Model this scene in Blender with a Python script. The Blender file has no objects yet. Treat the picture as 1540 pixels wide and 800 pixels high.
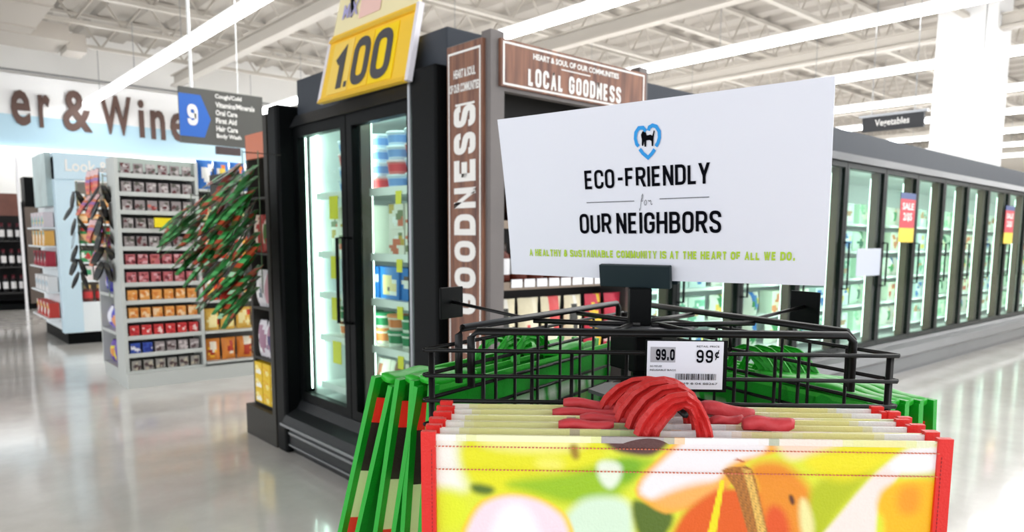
import bpy, math, random
import numpy as np
from mathutils import Vector, Matrix
random.seed(7)
S = bpy.context.scene
COL = S.collection

# ---------------------------------------------------------------- camera, world, light, exposure
cam = bpy.data.cameras.new('camera'); camo = bpy.data.objects.new('camera', cam); COL.objects.link(camo)
PITCH, ROLL, YAW = 0.118831, 0.0097885, 0.826963
cf = Vector((math.cos(YAW), math.sin(YAW), 0)); rt = Vector((math.sin(YAW), -math.cos(YAW), 0)); zz = Vector((0, 0, 1))
fwd = cf*math.cos(PITCH) - zz*math.sin(PITCH); u0 = zz*math.cos(PITCH) + cf*math.sin(PITCH)
right = rt*math.cos(ROLL) + u0*math.sin(ROLL); up = u0*math.cos(ROLL) - rt*math.sin(ROLL)
camo.matrix_world = Matrix(((right.x, up.x, -fwd.x, 0), (right.y, up.y, -fwd.y, 0), (right.z, up.z, -fwd.z, 1.3), (0, 0, 0, 1)))
cam.sensor_width = 36; cam.lens = 1091.056*36/1540
cam.shift_x = (770-820.696)/1540; cam.shift_y = (490.869-400)/1540
cam.clip_start = 0.02; cam.clip_end = 200
cam.dof.use_dof = True; cam.dof.focus_distance = 0.61; cam.dof.aperture_fstop = 12.5
S.camera = camo
W = bpy.data.worlds.new('world'); S.world = W; W.use_nodes = True
W.node_tree.nodes['Background'].inputs[0].default_value = (0.93, 0.96, 1, 1)
W.node_tree.nodes['Background'].inputs[1].default_value = 1.9
LAMP = 17.0
S.view_settings.view_transform = 'Standard'; S.view_settings.look = 'None'
S.view_settings.exposure = 0.27; S.view_settings.gamma = 1.0; S.view_settings.use_curve_mapping = False
S.cycles.max_bounces = 8; S.cycles.diffuse_bounces = 4; S.cycles.glossy_bounces = 4; S.cycles.transmission_bounces = 6
S.cycles.transparent_max_bounces = 12; S.cycles.use_denoising = True; S.cycles.sample_clamp_indirect = 8

# ---------------------------------------------------------------- materials
def srgb(c): return tuple(((v/255)/12.92 if v/255 <= .04045 else ((v/255+.055)/1.055)**2.4) for v in c)
MC = {}
def mat(name, c=(200, 200, 200), rough=.5, metal=0., emit=0., noise=0., nscale=30, bump=0., alpha=1., coat=0., spec=.5, vcol=False):
    if name in MC: return MC[name]
    m = bpy.data.materials.new(name); m.use_nodes = True; MC[name] = m
    nt = m.node_tree; b = nt.nodes['Principled BSDF']; L = nt.links.new
    col = (*srgb(c), 1)
    b.inputs['Base Color'].default_value = col; b.inputs['Roughness'].default_value = rough
    b.inputs['Metallic'].default_value = metal; b.inputs['Coat Weight'].default_value = coat
    b.inputs['Specular IOR Level'].default_value = spec
    if emit: b.inputs['Emission Color'].default_value = col; b.inputs['Emission Strength'].default_value = emit
    src = None
    if vcol:
        a = nt.nodes.new('ShaderNodeAttribute'); a.attribute_name = 'Col'; src = a.outputs['Color']; L(src, b.inputs['Base Color'])
    if noise or bump:
        tc = nt.nodes.new('ShaderNodeTexCoord'); n = nt.nodes.new('ShaderNodeTexNoise'); n.inputs['Scale'].default_value = nscale
        n.inputs['Detail'].default_value = 4; L(tc.outputs['Object'], n.inputs['Vector'])
        if noise:
            mx = nt.nodes.new('ShaderNodeMix'); mx.data_type = 'RGBA'; mx.blend_type = 'MULTIPLY'; mx.inputs['Factor'].default_value = 1
            r = nt.nodes.new('ShaderNodeMapRange'); r.inputs['To Min'].default_value = 1-noise; r.inputs['To Max'].default_value = 1+noise*.4
            L(n.outputs['Fac'], r.inputs['Value']); L(r.outputs[0], mx.inputs['B'])
            if src: L(src, mx.inputs['A'])
            else: mx.inputs['A'].default_value = col
            L(mx.outputs['Result'], b.inputs['Base Color'])
        if bump:
            bp = nt.nodes.new('ShaderNodeBump'); bp.inputs['Strength'].default_value = bump; bp.inputs['Distance'].default_value = .01
            L(n.outputs['Fac'], bp.inputs['Height']); L(bp.outputs[0], b.inputs['Normal'])
    return m
def glassmat():
    m = bpy.data.materials.new('cooler_glass'); m.use_nodes = True; nt = m.node_tree; nt.nodes.clear(); L = nt.links.new
    o = nt.nodes.new('ShaderNodeOutputMaterial'); t = nt.nodes.new('ShaderNodeBsdfTransparent'); t.inputs[0].default_value = (.9, .97, .93, 1)
    g = nt.nodes.new('ShaderNodeBsdfGlossy'); g.inputs['Roughness'].default_value = .03
    fr = nt.nodes.new('ShaderNodeLayerWeight'); fr.inputs[0].default_value = .12; ge = nt.nodes.new('ShaderNodeNewGeometry'); mm = nt.nodes.new('ShaderNodeMath'); mm.operation = 'MULTIPLY_ADD'; mm.inputs[1].default_value = -1; mm.inputs[2].default_value = 1; m2 = nt.nodes.new('ShaderNodeMath'); m2.operation = 'MULTIPLY'; L(ge.outputs['Backfacing'], mm.inputs[0]); L(mm.outputs[0], m2.inputs[0]); L(fr.outputs[0], m2.inputs[1])
    mx = nt.nodes.new('ShaderNodeMixShader'); L(m2.outputs[0], mx.inputs[0]); L(t.outputs[0], mx.inputs[1]); L(g.outputs[0], mx.inputs[2]); L(mx.outputs[0], o.inputs[0])
    return m
GLASS = glassmat()
PRINT = mat('printed_surface', rough=.5, vcol=True)
DFILM = mat('dark_film', rough=.4, vcol=True, spec=.12)
FILM = mat('printed_film', rough=.36, spec=.3, vcol=True, bump=.25, nscale=60)
FABRIC = mat('woven_print', rough=.42, vcol=True, bump=.12, nscale=500)
BLACK = mat('black_enamel', (7, 9, 10), .42, spec=.08)
WIRE = mat('black_wire', (9, 9, 10), .36, spec=.25)
CHAR = mat('charcoal_laminate', (62, 63, 66), .45, spec=.2, noise=.12, nscale=6)
FASC = mat('fascia_grey', (58, 63, 71), .5, spec=.2, noise=.08, nscale=4)
BUMPER = mat('bumper_grey', (38, 40, 42), .38, spec=.25, noise=.15, nscale=8)
STEEL = mat('brushed_steel', (150, 152, 155), .3, metal=.8)
WHITE = mat('white_enamel', (240, 243, 243), .4)
SHELFG = mat('pale_grey_steel', (196, 200, 196), .45)
SHELFD = mat('shelf_back_grey', (92, 94, 92), .6)
PLASTW = mat('white_card', (228, 230, 240), .5, spec=.3)
SLATE = mat('slate_plastic', (34, 46, 50), .4, spec=.15)
INK = mat('black_ink', (10, 11, 18), .7, spec=.03)
BLUEI = mat('blue_ink', (30, 150, 225), .6)
LIME = mat('lime_ink', (176, 208, 50), .6)
GREYI = mat('grey_ink', (110, 112, 118), .6)
WTEXT = mat('white_ink', (240, 238, 234), .6)
COOLLED = mat('cooler_led', (225, 255, 245), emit=6.5)
TUBE = mat('lit_tube', (255, 255, 255), emit=LAMP)

# ---------------------------------------------------------------- mesh helpers
class MB:
    def __init__(s): s.v = []; s.f = []; s.m = []; s.c = []; s.col = False
    def add(s, vs, fs, m=0, c=None):
        k = len(s.v); s.v += [tuple(v) for v in vs]; s.f += [tuple(i+k for i in f) for f in fs]; s.m += [m]*len(fs)
        if c is not None: s.col = True
        if c is None: c = (1, 1, 1)
        s.c += (c if isinstance(c, list) else [c]*len(fs))
    def box(s, x0, x1, y0, y1, z0, z1, m=0, c=None):
        v = [(x, y, z) for x in (x0, x1) for y in (y0, y1) for z in (z0, z1)]
        s.add(v, [(0, 1, 3, 2), (4, 6, 7, 5), (0, 4, 5, 1), (2, 3, 7, 6), (0, 2, 6, 4), (1, 5, 7, 3)], m, c)
    def hexa(s, P, m=0, c=None):   # 8 points: bottom quad then top quad
        s.add(P, [(3, 2, 1, 0), (4, 5, 6, 7), (0, 1, 5, 4), (1, 2, 6, 5), (2, 3, 7, 6), (3, 0, 4, 7)], m, c)
    def tube(s, pts, r, n=6, m=0, cap=True, c=None):
        pts = [Vector(p) for p in pts]; R = []
        for i, p in enumerate(pts):
            a = pts[max(0, i-1)]; b = pts[min(len(pts)-1, i+1)]; t = (b-a).normalized()
            ref = Vector((0, 0, 1)) if abs(t.z) < .9 else Vector((1, 0, 0))
            e1 = t.cross(ref).normalized(); e2 = t.cross(e1)
            R += [p+(e1*math.cos(2*math.pi*j/n)+e2*math.sin(2*math.pi*j/n))*r for j in range(n)]
        F = [(i*n+j, i*n+(j+1) % n, (i+1)*n+(j+1) % n, (i+1)*n+j) for i in range(len(pts)-1) for j in range(n)]
        if cap: F += [tuple(range(n))[::-1], tuple((len(pts)-1)*n+j for j in range(n))]
        s.add(R, F, m, c)
    def lathe(s, prof, n=14, o=(0, 0, 0), m=0, cs=None):
        R = [(o[0]+r*math.cos(2*math.pi*j/n), o[1]+r*math.sin(2*math.pi*j/n), o[2]+z) for r, z in prof for j in range(n)]
        F = []; C = []
        for i in range(len(prof)-1):
            for j in range(n):
                F.append((i*n+j, i*n+(j+1) % n, (i+1)*n+(j+1) % n, (i+1)*n+j)); C.append(cs[i] if cs else (1, 1, 1))
        F += [tuple(range(n))[::-1], tuple((len(prof)-1)*n+j for j in range(n))]; C += [C[0], C[-1]]
        s.add(R, F, m, C if cs else None)
    def build(s, name, mats, parent=None, smooth=False, bevel=0):
        me = bpy.data.meshes.new(name); me.from_pydata(s.v, [], s.f)
        for m in (mats if isinstance(mats, (list, tuple)) else [mats]): me.materials.append(m)
        me.polygons.foreach_set('material_index', s.m)
        if smooth: me.polygons.foreach_set('use_smooth', [True]*len(s.f))
        if s.col:
            a = me.color_attributes.new('Col', 'FLOAT_COLOR', 'CORNER'); d = []
            for f, c in zip(s.f, s.c):
                if isinstance(c[0], (tuple, list)):
                    for cc in c: d += [*cc, 1]
                else: d += [*c, 1]*len(f)
            a.data.foreach_set('color', d)
        me.update()
        o = bpy.data.objects.new(name, me); COL.objects.link(o)
        if parent: o.parent = parent
        if bevel:
            b = o.modifiers.new('b', 'BEVEL'); b.width = bevel; b.segments = 2; b.limit_method = 'ANGLE'
        return o
def tag(o, label, cat, group=None, kind=None):
    if label: o['label'] = label
    if cat: o['category'] = cat
    if group: o['group'] = group
    if kind: o['kind'] = kind
    return o
def thing(name, label, cat, loc=(0, 0, 0), rz=0, group=None):
    o = bpy.data.objects.new(name, None); COL.objects.link(o); o.location = loc; o.rotation_euler = (0, 0, rz)
    o.empty_display_size = .1
    return tag(o, label, cat, group)
def boxo(name, b, m, parent=None, c=None, bevel=0):
    k = MB(); k.box(*b, c=c); return k.build(name, m, parent, bevel=bevel)
def struct(name, b, m):
    return tag(boxo(name, b, m), None, None, kind='structure')
def dup(root, loc=None, rz=None):
    r = root.copy(); COL.objects.link(r)
    for ch in root.children:
        c = ch.copy(); COL.objects.link(c); c.parent = r
        for g in ch.children:
            d = g.copy(); COL.objects.link(d); d.parent = c
    if loc is not None: r.location = loc
    if rz is not None: r.rotation_euler[2] = rz
    return r
ORD = ['first', 'second', 'third', 'fourth', 'fifth', 'sixth', 'seventh', 'eighth', 'ninth', 'tenth', 'eleventh', 'twelfth', 'thirteenth', 'fourteenth', 'fifteenth', 'sixteenth']

# ---------------------------------------------------------------- lettering: a narrow stroke alphabet
G = {
 'A': [[(0, 0, 0), (.5, 1, 0)], [(1, 0, 0), (.5, 1, 0)], [(.2, .28, 0), (.8, .28, 0)]],
 'B': [[(0, .52, 0), (0, 0, 0), (1, 0, 1), (1, .52, 1), (0, .52, 0), (0, 1, 0), (.94, 1, 1), (.94, .52, 1), (.5, .52, 0)]],
 'C': [[(1, .68, 0), (1, 1, 1), (0, 1, 1), (0, 0, 1), (1, 0, 1), (1, .32, 0)]],
 'D': [[(0, .5, 0), (0, 0, 0), (1, 0, 1), (1, 1, 1), (0, 1, 0), (0, .5, 0)]],
 'E': [[(.9, 0, 0), (0, 0, 0), (0, 1, 0), (.9, 1, 0)], [(0, .52, 0), (.8, .52, 0)]],
 'F': [[(0, 0, 0), (0, 1, 0), (.9, 1, 0)], [(0, .5, 0), (.8, .5, 0)]],
 'G': [[(1, .7, 0), (1, 1, 1), (0, 1, 1), (0, 0, 1), (1, 0, 1), (1, .48, 0), (.5, .48, 0)]],
 'H': [[(0, 0, 0), (0, 1, 0)], [(1, 0, 0), (1, 1, 0)], [(0, .52, 0), (1, .52, 0)]],
 'I': [[(0, 0, 0), (0, 1, 0)]],
 'K': [[(0, 0, 0), (0, 1, 0)], [(.95, 1, 0), (.05, .42, 0)], [(.35, .6, 0), (1, 0, 0)]],
 'L': [[(0, 1, 0), (0, 0, 0), (.85, 0, 0)]],
 'M': [[(0, 0, 0), (0, 1, 0)], [(1.2, 0, 0), (1.2, 1, 0)], [(0, 1, 0), (.6, .1, 0)], [(1.2, 1, 0), (.6, .1, 0)]],
 'N': [[(0, 0, 0), (0, 1, 0)], [(1, 0, 0), (1, 1, 0)], [(0, 1, 0), (1, 0, 0)]],
 'O': [[(0, .5, 0), (0, 0, 1), (1, 0, 1), (1, 1, 1), (0, 1, 1), (0, .5, 0)]],
 'P': [[(0, 0, 0), (0, 1, 0), (1, 1, 1), (1, .44, 1), (0, .44, 0)]],
 'R': [[(0, 0, 0), (0, 1, 0), (1, 1, 1), (1, .47, 1), (0, .47, 0)], [(.5, .47, 0), (1, 0, 0)]],
 'S': [[(1, .74, 0), (1, 1, 1), (0, 1, 1), (0, .6, 1), (1, .4, 1), (1, 0, 1), (0, 0, 1), (0, .26, 0)]],
 'T': [[(.5, 0, 0), (.5, 1, 0)], [(0, 1, 0), (1, 1, 0)]],
 'U': [[(0, 1, 0), (0, 0, 1), (1, 0, 1), (1, 1, 0)]],
 'V': [[(0, 1, 0), (.5, 0, 0)], [(1, 1, 0), (.5, 0, 0)]],
 'W': [[(0, 1, 0), (.38, 0, 0)], [(.75, 1, 0), (.38, 0, 0)], [(.75, 1, 0), (1.12, 0, 0)], [(1.5, 1, 0), (1.12, 0, 0)]],
 'Y': [[(0, 1, 0), (.5, .42, 0)], [(1, 1, 0), (.5, .42, 0)], [(.5, .5, 0), (.5, 0, 0)]],
 '-': [[(.1, .45, 0), (.8, .45, 0)]], '.': [[(.15, -.02, 0), (.15, .1, 0)]],
 '&': [[(1, 0, 0), (.15, .75, 1), (.25, 1, 1), (.75, 1, 1), (.75, .7, 1), (0, .35, 1), (0, 0, 1), (.7, 0, 1), (1, .45, 0)]],
 '1': [[(.1, .78, 0), (.5, 1, 0), (.5, 0, 0)]], '0': None, '9': [[(0, .25, 0), (0, 0, 1), (1, 0, 1), (1, 1, 1), (0, 1, 1), (0, .45, 1), (1, .45, 0)]],
}
G['0'] = G['O']
WID = {'I': 0, 'M': 1.2, 'W': 1.5, '.': .3, '-': .75, '1': .6, 'E': .9, 'F': .9, 'L': .78}
def rounded(pts, w, h, rad):
    P = [Vector((x*w, y*h)) for x, y, _ in pts]; out = []
    for i, p in enumerate(P):
        if 0 < i < len(P)-1 and pts[i][2]:
            a, b = P[i-1], P[i+1]; la, lb = (a-p).length, (b-p).length
            r = min(rad, la*.5 if i-1 > 0 else la*.98, lb*.5 if i+1 < len(P)-1 else lb*.98)
            pa, pb = p+(a-p).normalized()*r, p+(b-p).normalized()*r
            for k in range(6):
                t = k/5; out.append(pa*(1-t)**2+p*2*t*(1-t)+pb*t*t) if False else out.append((pa*(1-t)+p*t)*(1-t)+(p*(1-t)+pb*t)*t)
        else: out.append(p)
    r2 = [out[0]]
    for q in out[1:]:
        if (q-r2[-1]).length > 1e-6: r2.append(q)
    return r2
def ribbon(P, t, closed=False):
    n = len(P); Lf = []; Rt = []
    for i in range(n):
        if closed and i in (0, n-1): d1 = (P[-1]-P[-2]).normalized(); d2 = (P[1]-P[0]).normalized()
        else:
            d1 = (P[i]-P[i-1]).normalized() if i else (P[1]-P[0]).normalized()
            d2 = (P[i+1]-P[i]).normalized() if i < n-1 else d1
        n1 = Vector((-d1.y, d1.x)); n2 = Vector((-d2.y, d2.x)); m = n1+n2
        m = m.normalized() if m.length > 1e-3 else n1
        k = t/2/max(.42, m.dot(n1)); Lf.append(P[i]+m*k); Rt.append(P[i]-m*k)
    V = []; F = []
    for a, b in zip(Lf, Rt): V += [a, b]
    for i in range(n-1): F.append((2*i, 2*i+1, 2*i+3, 2*i+2))
    return V, F
def strokes(text, w=.42, t=.13, gap=.16, space=.3):
    V = []; F = []; x = 0
    for ch in text:
        if ch == ' ': x += space; continue
        ww = WID.get(ch, 1)*w
        for st in G[ch]:
            P = rounded(st, w, 1-t, w*.5); P = [q+Vector((x+t/2, t/2)) for q in P]
            if len(P) == 2:
                a, b = (P[0], P[1]) if P[0].y < P[1].y else (P[1], P[0])
                dy = b.y-a.y
                if dy > 1e-3:
                    hw_ = t/2*((b-a).length/dy if abs(b.x-a.x) > 1e-4 else 1); hw_ = min(hw_, t*(.56 if t < .4*w or abs(b.x-a.x) < 1e-4 else .4)); e_ = (b.x-a.x)/dy*t/2
                    ya, yb = a.y-t/2, b.y+t/2; k = len(V)
                    V += [Vector((a.x-e_*.4-hw_, ya)), Vector((a.x-e_*.4+hw_, ya)), Vector((b.x+e_*.4+hw_, yb)), Vector((b.x+e_*.4-hw_, yb))]; F.append((k, k+1, k+2, k+3)); continue
            cl = (P[0]-P[-1]).length < 1e-5
            v, f = ribbon(P, t, cl); k = len(V); V += v; F += [tuple(i+k for i in q) for q in f]
        x += ww+t+gap
    return [(p.x, p.y) for p in V], F
def bfont(text, off=.0, space=1.):
    cu = bpy.data.curves.new('t', 'FONT'); cu.body = text; cu.size = 1; cu.offset = off; cu.resolution_u = 3; cu.fill_mode = 'BOTH'; cu.space_character = space
    o = bpy.data.objects.new('t', cu); COL.objects.link(o); dg = bpy.context.evaluated_depsgraph_get(); dg.update()
    me = bpy.data.meshes.new_from_object(o.evaluated_get(dg))
    V = [(v.co.x, v.co.y) for v in me.vertices]; F = [tuple(p.vertices) for p in me.polygons]
    bpy.data.objects.remove(o); bpy.data.meshes.remove(me); bpy.data.curves.remove(cu)
    return V, F
def fit(VF, a0, a1, b0, b1, rot=0):
    V, F = VF
    if rot: V = [(-y, x) for x, y in V]     # reads bottom to top
    xs = [v[0] for v in V]; ys = [v[1] for v in V]; x0, x1, y0, y1 = min(xs), max(xs), min(ys), max(ys)
    return [(a0+(x-x0)/(x1-x0)*(a1-a0), b0+(y-y0)/max(1e-9, y1-y0)*(b1-b0)) for x, y in V], F
def plane_map(P00, P10, P01, P11, off):
    P00, P10, P01, P11 = map(Vector, (P00, P10, P01, P11)); n = (P10-P00).cross(P01-P00).normalized()
    return lambda a, b, h=0: P00*(1-a)*(1-b)+P10*a*(1-b)+P01*(1-a)*b+P11*a*b+n*(off+h)
def flat(mb, VF, mp, m=0, c=None, depth=0):
    V, F = VF; Vs = [mp(a, b) for a, b in V]; mb.add(Vs, F, m, c)
    if depth:   # solid letters: back copy and side walls along boundary edges
        k = len(mb.v); ed = {}
        for f in F:
            for i in range(len(f)):
                e = (f[i], f[(i+1) % len(f)])
                ed[e] = 1
        bnd = [e for e in ed if (e[1], e[0]) not in ed]
        n = len(V); V2 = Vs+[mp(a, b, -depth) for a, b in V]
        mb.add(V2, [tuple(i+n for i in f)[::-1] for f in F]+[(a, a+n, b+n, b) for a, b in bnd], m, c)
def rectf(a0, a1, b0, b1): return ([(a0, b0), (a1, b0), (a1, b1), (a0, b1)], [(0, 1, 2, 3)])
def outline(a0, a1, b0, b1, ta, tb):
    V = [(a0, b0), (a1, b0), (a1, b1), (a0, b1), (a0+ta, b0+tb), (a1-ta, b0+tb), (a1-ta, b1-tb), (a0+ta, b1-tb)]
    return V, [(0, 1, 5, 4), (1, 2, 6, 5), (2, 3, 7, 6), (3, 0, 4, 7)]

# ---------------------------------------------------------------- the room shell
def floor_mat():
    m = mat('polished_concrete', (206, 202, 196), .16, coat=.55, spec=.6); nt = m.node_tree; b = nt.nodes['Principled BSDF']; L = nt.links.new
    tc = nt.nodes.new('ShaderNodeTexCoord'); n = nt.nodes.new('ShaderNodeTexNoise'); n.inputs['Scale'].default_value = 1.3; n.inputs['Detail'].default_value = 9
    n.inputs['Roughness'].default_value = .7; L(tc.outputs['Object'], n.inputs['Vector'])
    r = nt.nodes.new('ShaderNodeValToRGB'); r.color_ramp.elements[0].position = .3; r.color_ramp.elements[1].position = .75
    r.color_ramp.elements[0].color = (*srgb((206, 202, 196)), 1); r.color_ramp.elements[1].color = (*srgb((238, 235, 230)), 1)
    L(n.outputs['Fac'], r.inputs[0]); L(r.outputs[0], b.inputs['Base Color']); b.inputs['Coat Roughness'].default_value = .07
    n2 = nt.nodes.new('ShaderNodeTexNoise'); n2.inputs['Scale'].default_value = 7; L(tc.outputs['Object'], n2.inputs['Vector'])
    bp = nt.nodes.new('ShaderNodeBump'); bp.inputs['Strength'].default_value = .04; bp.inputs['Distance'].default_value = .02
    L(n2.outputs['Fac'], bp.inputs['Height']); L(bp.outputs[0], b.inputs['Coat Normal'])
    return m
struct('floor', (-8, 34, -8, 19, -.1, 0), floor_mat())
WALLM = mat('wall_paint', (232, 231, 228), .7); DECK = mat('deck_paint', (168, 162, 154), .6)
struct('wall_back', (-8, 34, 18.6, 18.8, 0, 5.9), WALLM)
struct('wall_right', (33, 33.2, -8, 18.6, 0, 5.9), mat('wall_beige', (214, 208, 198), .7))
k = MB()
NR = 66
for i in range(NR):      # corrugated roof deck, ribs along y
    x = -8+i*42/NR; d = 42/NR
    k.add([(x, -8, 5.5), (x+d*.4, -8, 5.5), (x+d*.5, -8, 5.58), (x+d*.9, -8, 5.58), (x+d, -8, 5.5), (x, 18.6, 5.5), (x+d*.4, 18.6, 5.5), (x+d*.5, 18.6, 5.58), (x+d*.9, 18.6, 5.58), (x+d, 18.6, 5.5)],
          [(j, j+1, j+6, j+5) for j in range(4)])
c_ = k.build('ceiling', DECK); tag(c_, None, None, kind='structure')
JO = mat('joist_paint', (182, 176, 167), .5)
jy = 16.6
first = True; nj = 0
while jy > -2:
    j = thing('ceiling_joist', f'pale open web steel joist under the roof deck, {ORD[nj]} from the back wall', 'joist', (0, jy, 0), group='roof joists'); nj += 1
    if first:
        k = MB(); k.box(-4, 32, -.05, .05, 4.86, 4.92); bc = k.build('bottom_chord', JO, j)
        k = MB(); k.box(-4, 32, -.05, .05, 5.42, 5.48); tcg = k.build('top_chord', JO, j)
        k = MB(); n = 48
        for i in range(n):
            x = -4+i*.75; k.tube([(x, 0, 4.9), (x+.375, 0, 5.44)], .018, 4, cap=False); k.tube([(x+.375, 0, 5.44), (x+.75, 0, 4.9)], .018, 4, cap=False)
        wb = k.build('web_rods', JO, j); wb['kind'] = 'stuff'; first = False; j0 = j
    else:
        for ch in (bc, tcg, wb): q = ch.copy(); COL.objects.link(q); q.parent = j
    jy -= 1.75
for i, gx in enumerate((1.2, 5.2, 9.1, 13.2, 19, 25)):
    g = thing('ceiling_girder', f'pale steel girder under the joists, {ORD[i]} from the left', 'girder', (gx, 0, 0), group='roof girders')
    k = MB(); k.box(-.09, .09, -4, 18, 4.62, 4.66); k.box(-.09, .09, -4, 18, 4.84, 4.859); k.build('flange', JO, g)
    k = MB(); k.box(-.012, .012, -4, 18, 4.66, 4.84); k.build('web_plate', JO, g)
for i, lx in enumerate((.6, 3.47, 6.43, 9.29, 12.16, 14.92, 17.5, 20.4, 23.2, 26.)):
    y1 = 18.0
    if i == 0: continue
    l = thing('strip_light', f'long bright white ceiling light strip, {ORD[i-1]} from the left', 'light', (lx, 0, 0), group='ceiling light strips')
    k = MB(); k.box(-.05, .05, -5, y1, 4.055, 4.1); k.build('housing', WHITE, l)
    k = MB(); k.box(-.07, .07, -5, y1, 3.985, 4.054); k.build('diffuser', TUBE, l)
    k = MB()
    for q in range(9): k.tube([(0, -4+q*2.6, 4.1), (0, -4+q*2.6, 4.9)], .006, 4)
    k.build('hanger_wires', STEEL, l)['kind'] = 'stuff'

# duct work top left
DU = mat('duct_paint', (172, 165, 156), .6)
d = thing('air_duct', 'large pale duct turning a corner under the roof at upper left', 'duct', (0, 0, 0))
boxo('straight_run', (1.45, 2.15, 8, 15.0, 4.6, 4.85), DU, d); boxo('elbow', (1.4, 2.7, 15.0, 16.1, 4.58, 4.85), DU, d)
boxo('branch', (2.7, 3.0, 15.3, 15.9, 4.5, 4.8), DU, d)
k = MB()
for q in (10, 11.5, 13, 14.5): k.box(1.43, 2.17, q, q+.04, 4.58, 4.859)
k.build('flanges', DU, d)['kind'] = 'stuff'
d = thing('ceiling_duct', 'pale round ended duct beam under the roof, upper left', 'duct')
boxo('straight_run', (-1.0, 1.3, 12.2, 12.8, 4.2, 4.7), DU, d)

# beer and wine fascia
LBLU = mat('pale_blue_paint', (172, 204, 220), .6)
f = thing('wall_fascia', 'long white and pale blue department fascia on the back wall', 'sign board', (0, 0, 0))
boxo('upper_board', (-6, 12, 18.3, 18.55, 3.7, 4.5), mat('fascia_white', (236, 236, 236), .6), f)
boxo('lower_board', (-6, 12, 18.28, 18.55, 3.05, 3.7), LBLU, f)
boxo('light_cove', (-6, 12, 18.2, 18.55, 3.0, 3.05), mat('cove_light', (250, 253, 255), emit=2.), f)
mp = plane_map((0, 18.25, 0), (1, 18.25, 0), (0, 18.25, 1), (1, 18.25, 1), 0)
k = MB()
BR = mat('brown_letters', (86, 62, 54), .6)
for tx, x0, x1, z0, z1 in (('B', .7, 1.28, 3.48, 4.34), ('e', 1.42, 1.85, 3.48, 4.2), ('e', 2.2, 2.52, 3.49, 4.19), ('r', 2.66, 2.86, 3.49, 4.15), ('&', 3.07, 3.6, 3.47, 4.31),
                           ('W', 3.76, 4.36, 3.48, 4.31), ('i', 4.5, 4.61, 3.47, 4.29), ('n', 4.74, 5.03, 3.46, 4.1), ('e', 5.15, 5.5, 3.45, 4.1)):
    flat(k, fit(bfont(tx, .02), x0, x1, z0, z1), mp, depth=.05)
k.build('lettering', BR, f)
k = MB(); k.tube([(-6, 18.1, 4.54), (9, 18.1, 4.54)], .02, 5); k.build('rail', mat('rail_grey', (120, 120, 120)), f)

# far bulkhead pillars, white column
c = thing('white_column', 'white square column rising behind the freezer run', 'column')
boxo('shaft', (13.0, 13.7, 3.9, 4.78, 0, 5.45), mat('column_white', (224, 224, 224), .6), c)
boxo('base_trim', (12.95, 13.75, 3.89, 4.83, 0, .15), CHAR, c)
for i in range(6):
    q = boxo('wall_pilaster', (32.6, 32.99, 2+i*2.6, 2.3+i*2.6, 0, 5.4), WALLM); tag(q, None, None, kind='structure'); q.name = f'trim_{i+1}'

# hanging aisle sign
a = thing('aisle_sign', 'dark grey hanging aisle sign with blue arrow and number 9', 'sign', (0, 9, 0))
boxo('panel', (2.64, 3.58, 0, .05, 2.36, 2.98), mat('sign_grey', (80, 80, 76), .5), a)
mp = plane_map((2.64, 0, 2.36), (3.58, 0, 2.36), (2.64, 0, 2.98), (3.58, 0, 2.98), .006)
k = MB(); flat(k, ([(-.01, .12), (.27, .12), (.35, .46), (.24, .88), (-.01, .88)], [(0, 1, 2, 3, 4)]), mp); k.build('blue_arrow', mat('arrow_blue', (28, 98, 190), .5), a)
mp = plane_map((2.64, 0, 2.36), (3.58, 0, 2.36), (2.64, 0, 2.98), (3.58, 0, 2.98), .012)
k = MB(); flat(k, fit(strokes('9', .5, .24), .08, .20, .32, .70), mp)
for i, (t_, w_) in enumerate((('Cough/Cold', .32), ('Vitamins/Minerals', .48), ('Oral Care', .26), ('First Aid', .25), ('Hair Care', .26), ('Body Wash', .3))):
    flat(k, fit(bfont(t_, .03), .41, .41+w_, .84-i*.145, .94-i*.145), mp)
k.build('lettering', WTEXT, a)
k = MB(); k.tube([(2.78, .02, 2.98), (2.78, .02, 4.9)], .018, 6); k.tube([(3.3, .02, 2.98), (3.3, .02, 4.9)], .006, 6); k.build('hanger', WHITE, a)
boxo('lower_strip', (3.02, 3.3, .0, .04, 2.26, 2.35), mat('brown_strip', (70, 55, 55)), a)
v = thing('hanging_sign', 'small dark hanging sign reading Vegetables over the freezers', 'sign', (9.0, 0, 0))
boxo('panel', (0, .04, 3.385, 4.10, 2.64, 2.81), CHAR, v)
mp = plane_map((0, 4.1, 2.64), (0, 3.385, 2.64), (0, 4.1, 2.81), (0, 3.385, 2.81), .005)
k = MB(); flat(k, fit(bfont('Vegetables', .02), .22, .78, .2, .8), mp); k.build('lettering', WTEXT, v)
k = MB(); k.tube([(.02, 3.5, 2.81), (.02, 3.5, 4.62)], .005, 4); k.tube([(.02, 4.0, 2.81), (.02, 4.0, 4.62)], .005, 4); k.box(-.01, .05, 3.35, 4.14, 2.811, 2.84); k.build('hanger', STEEL, v)

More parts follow.
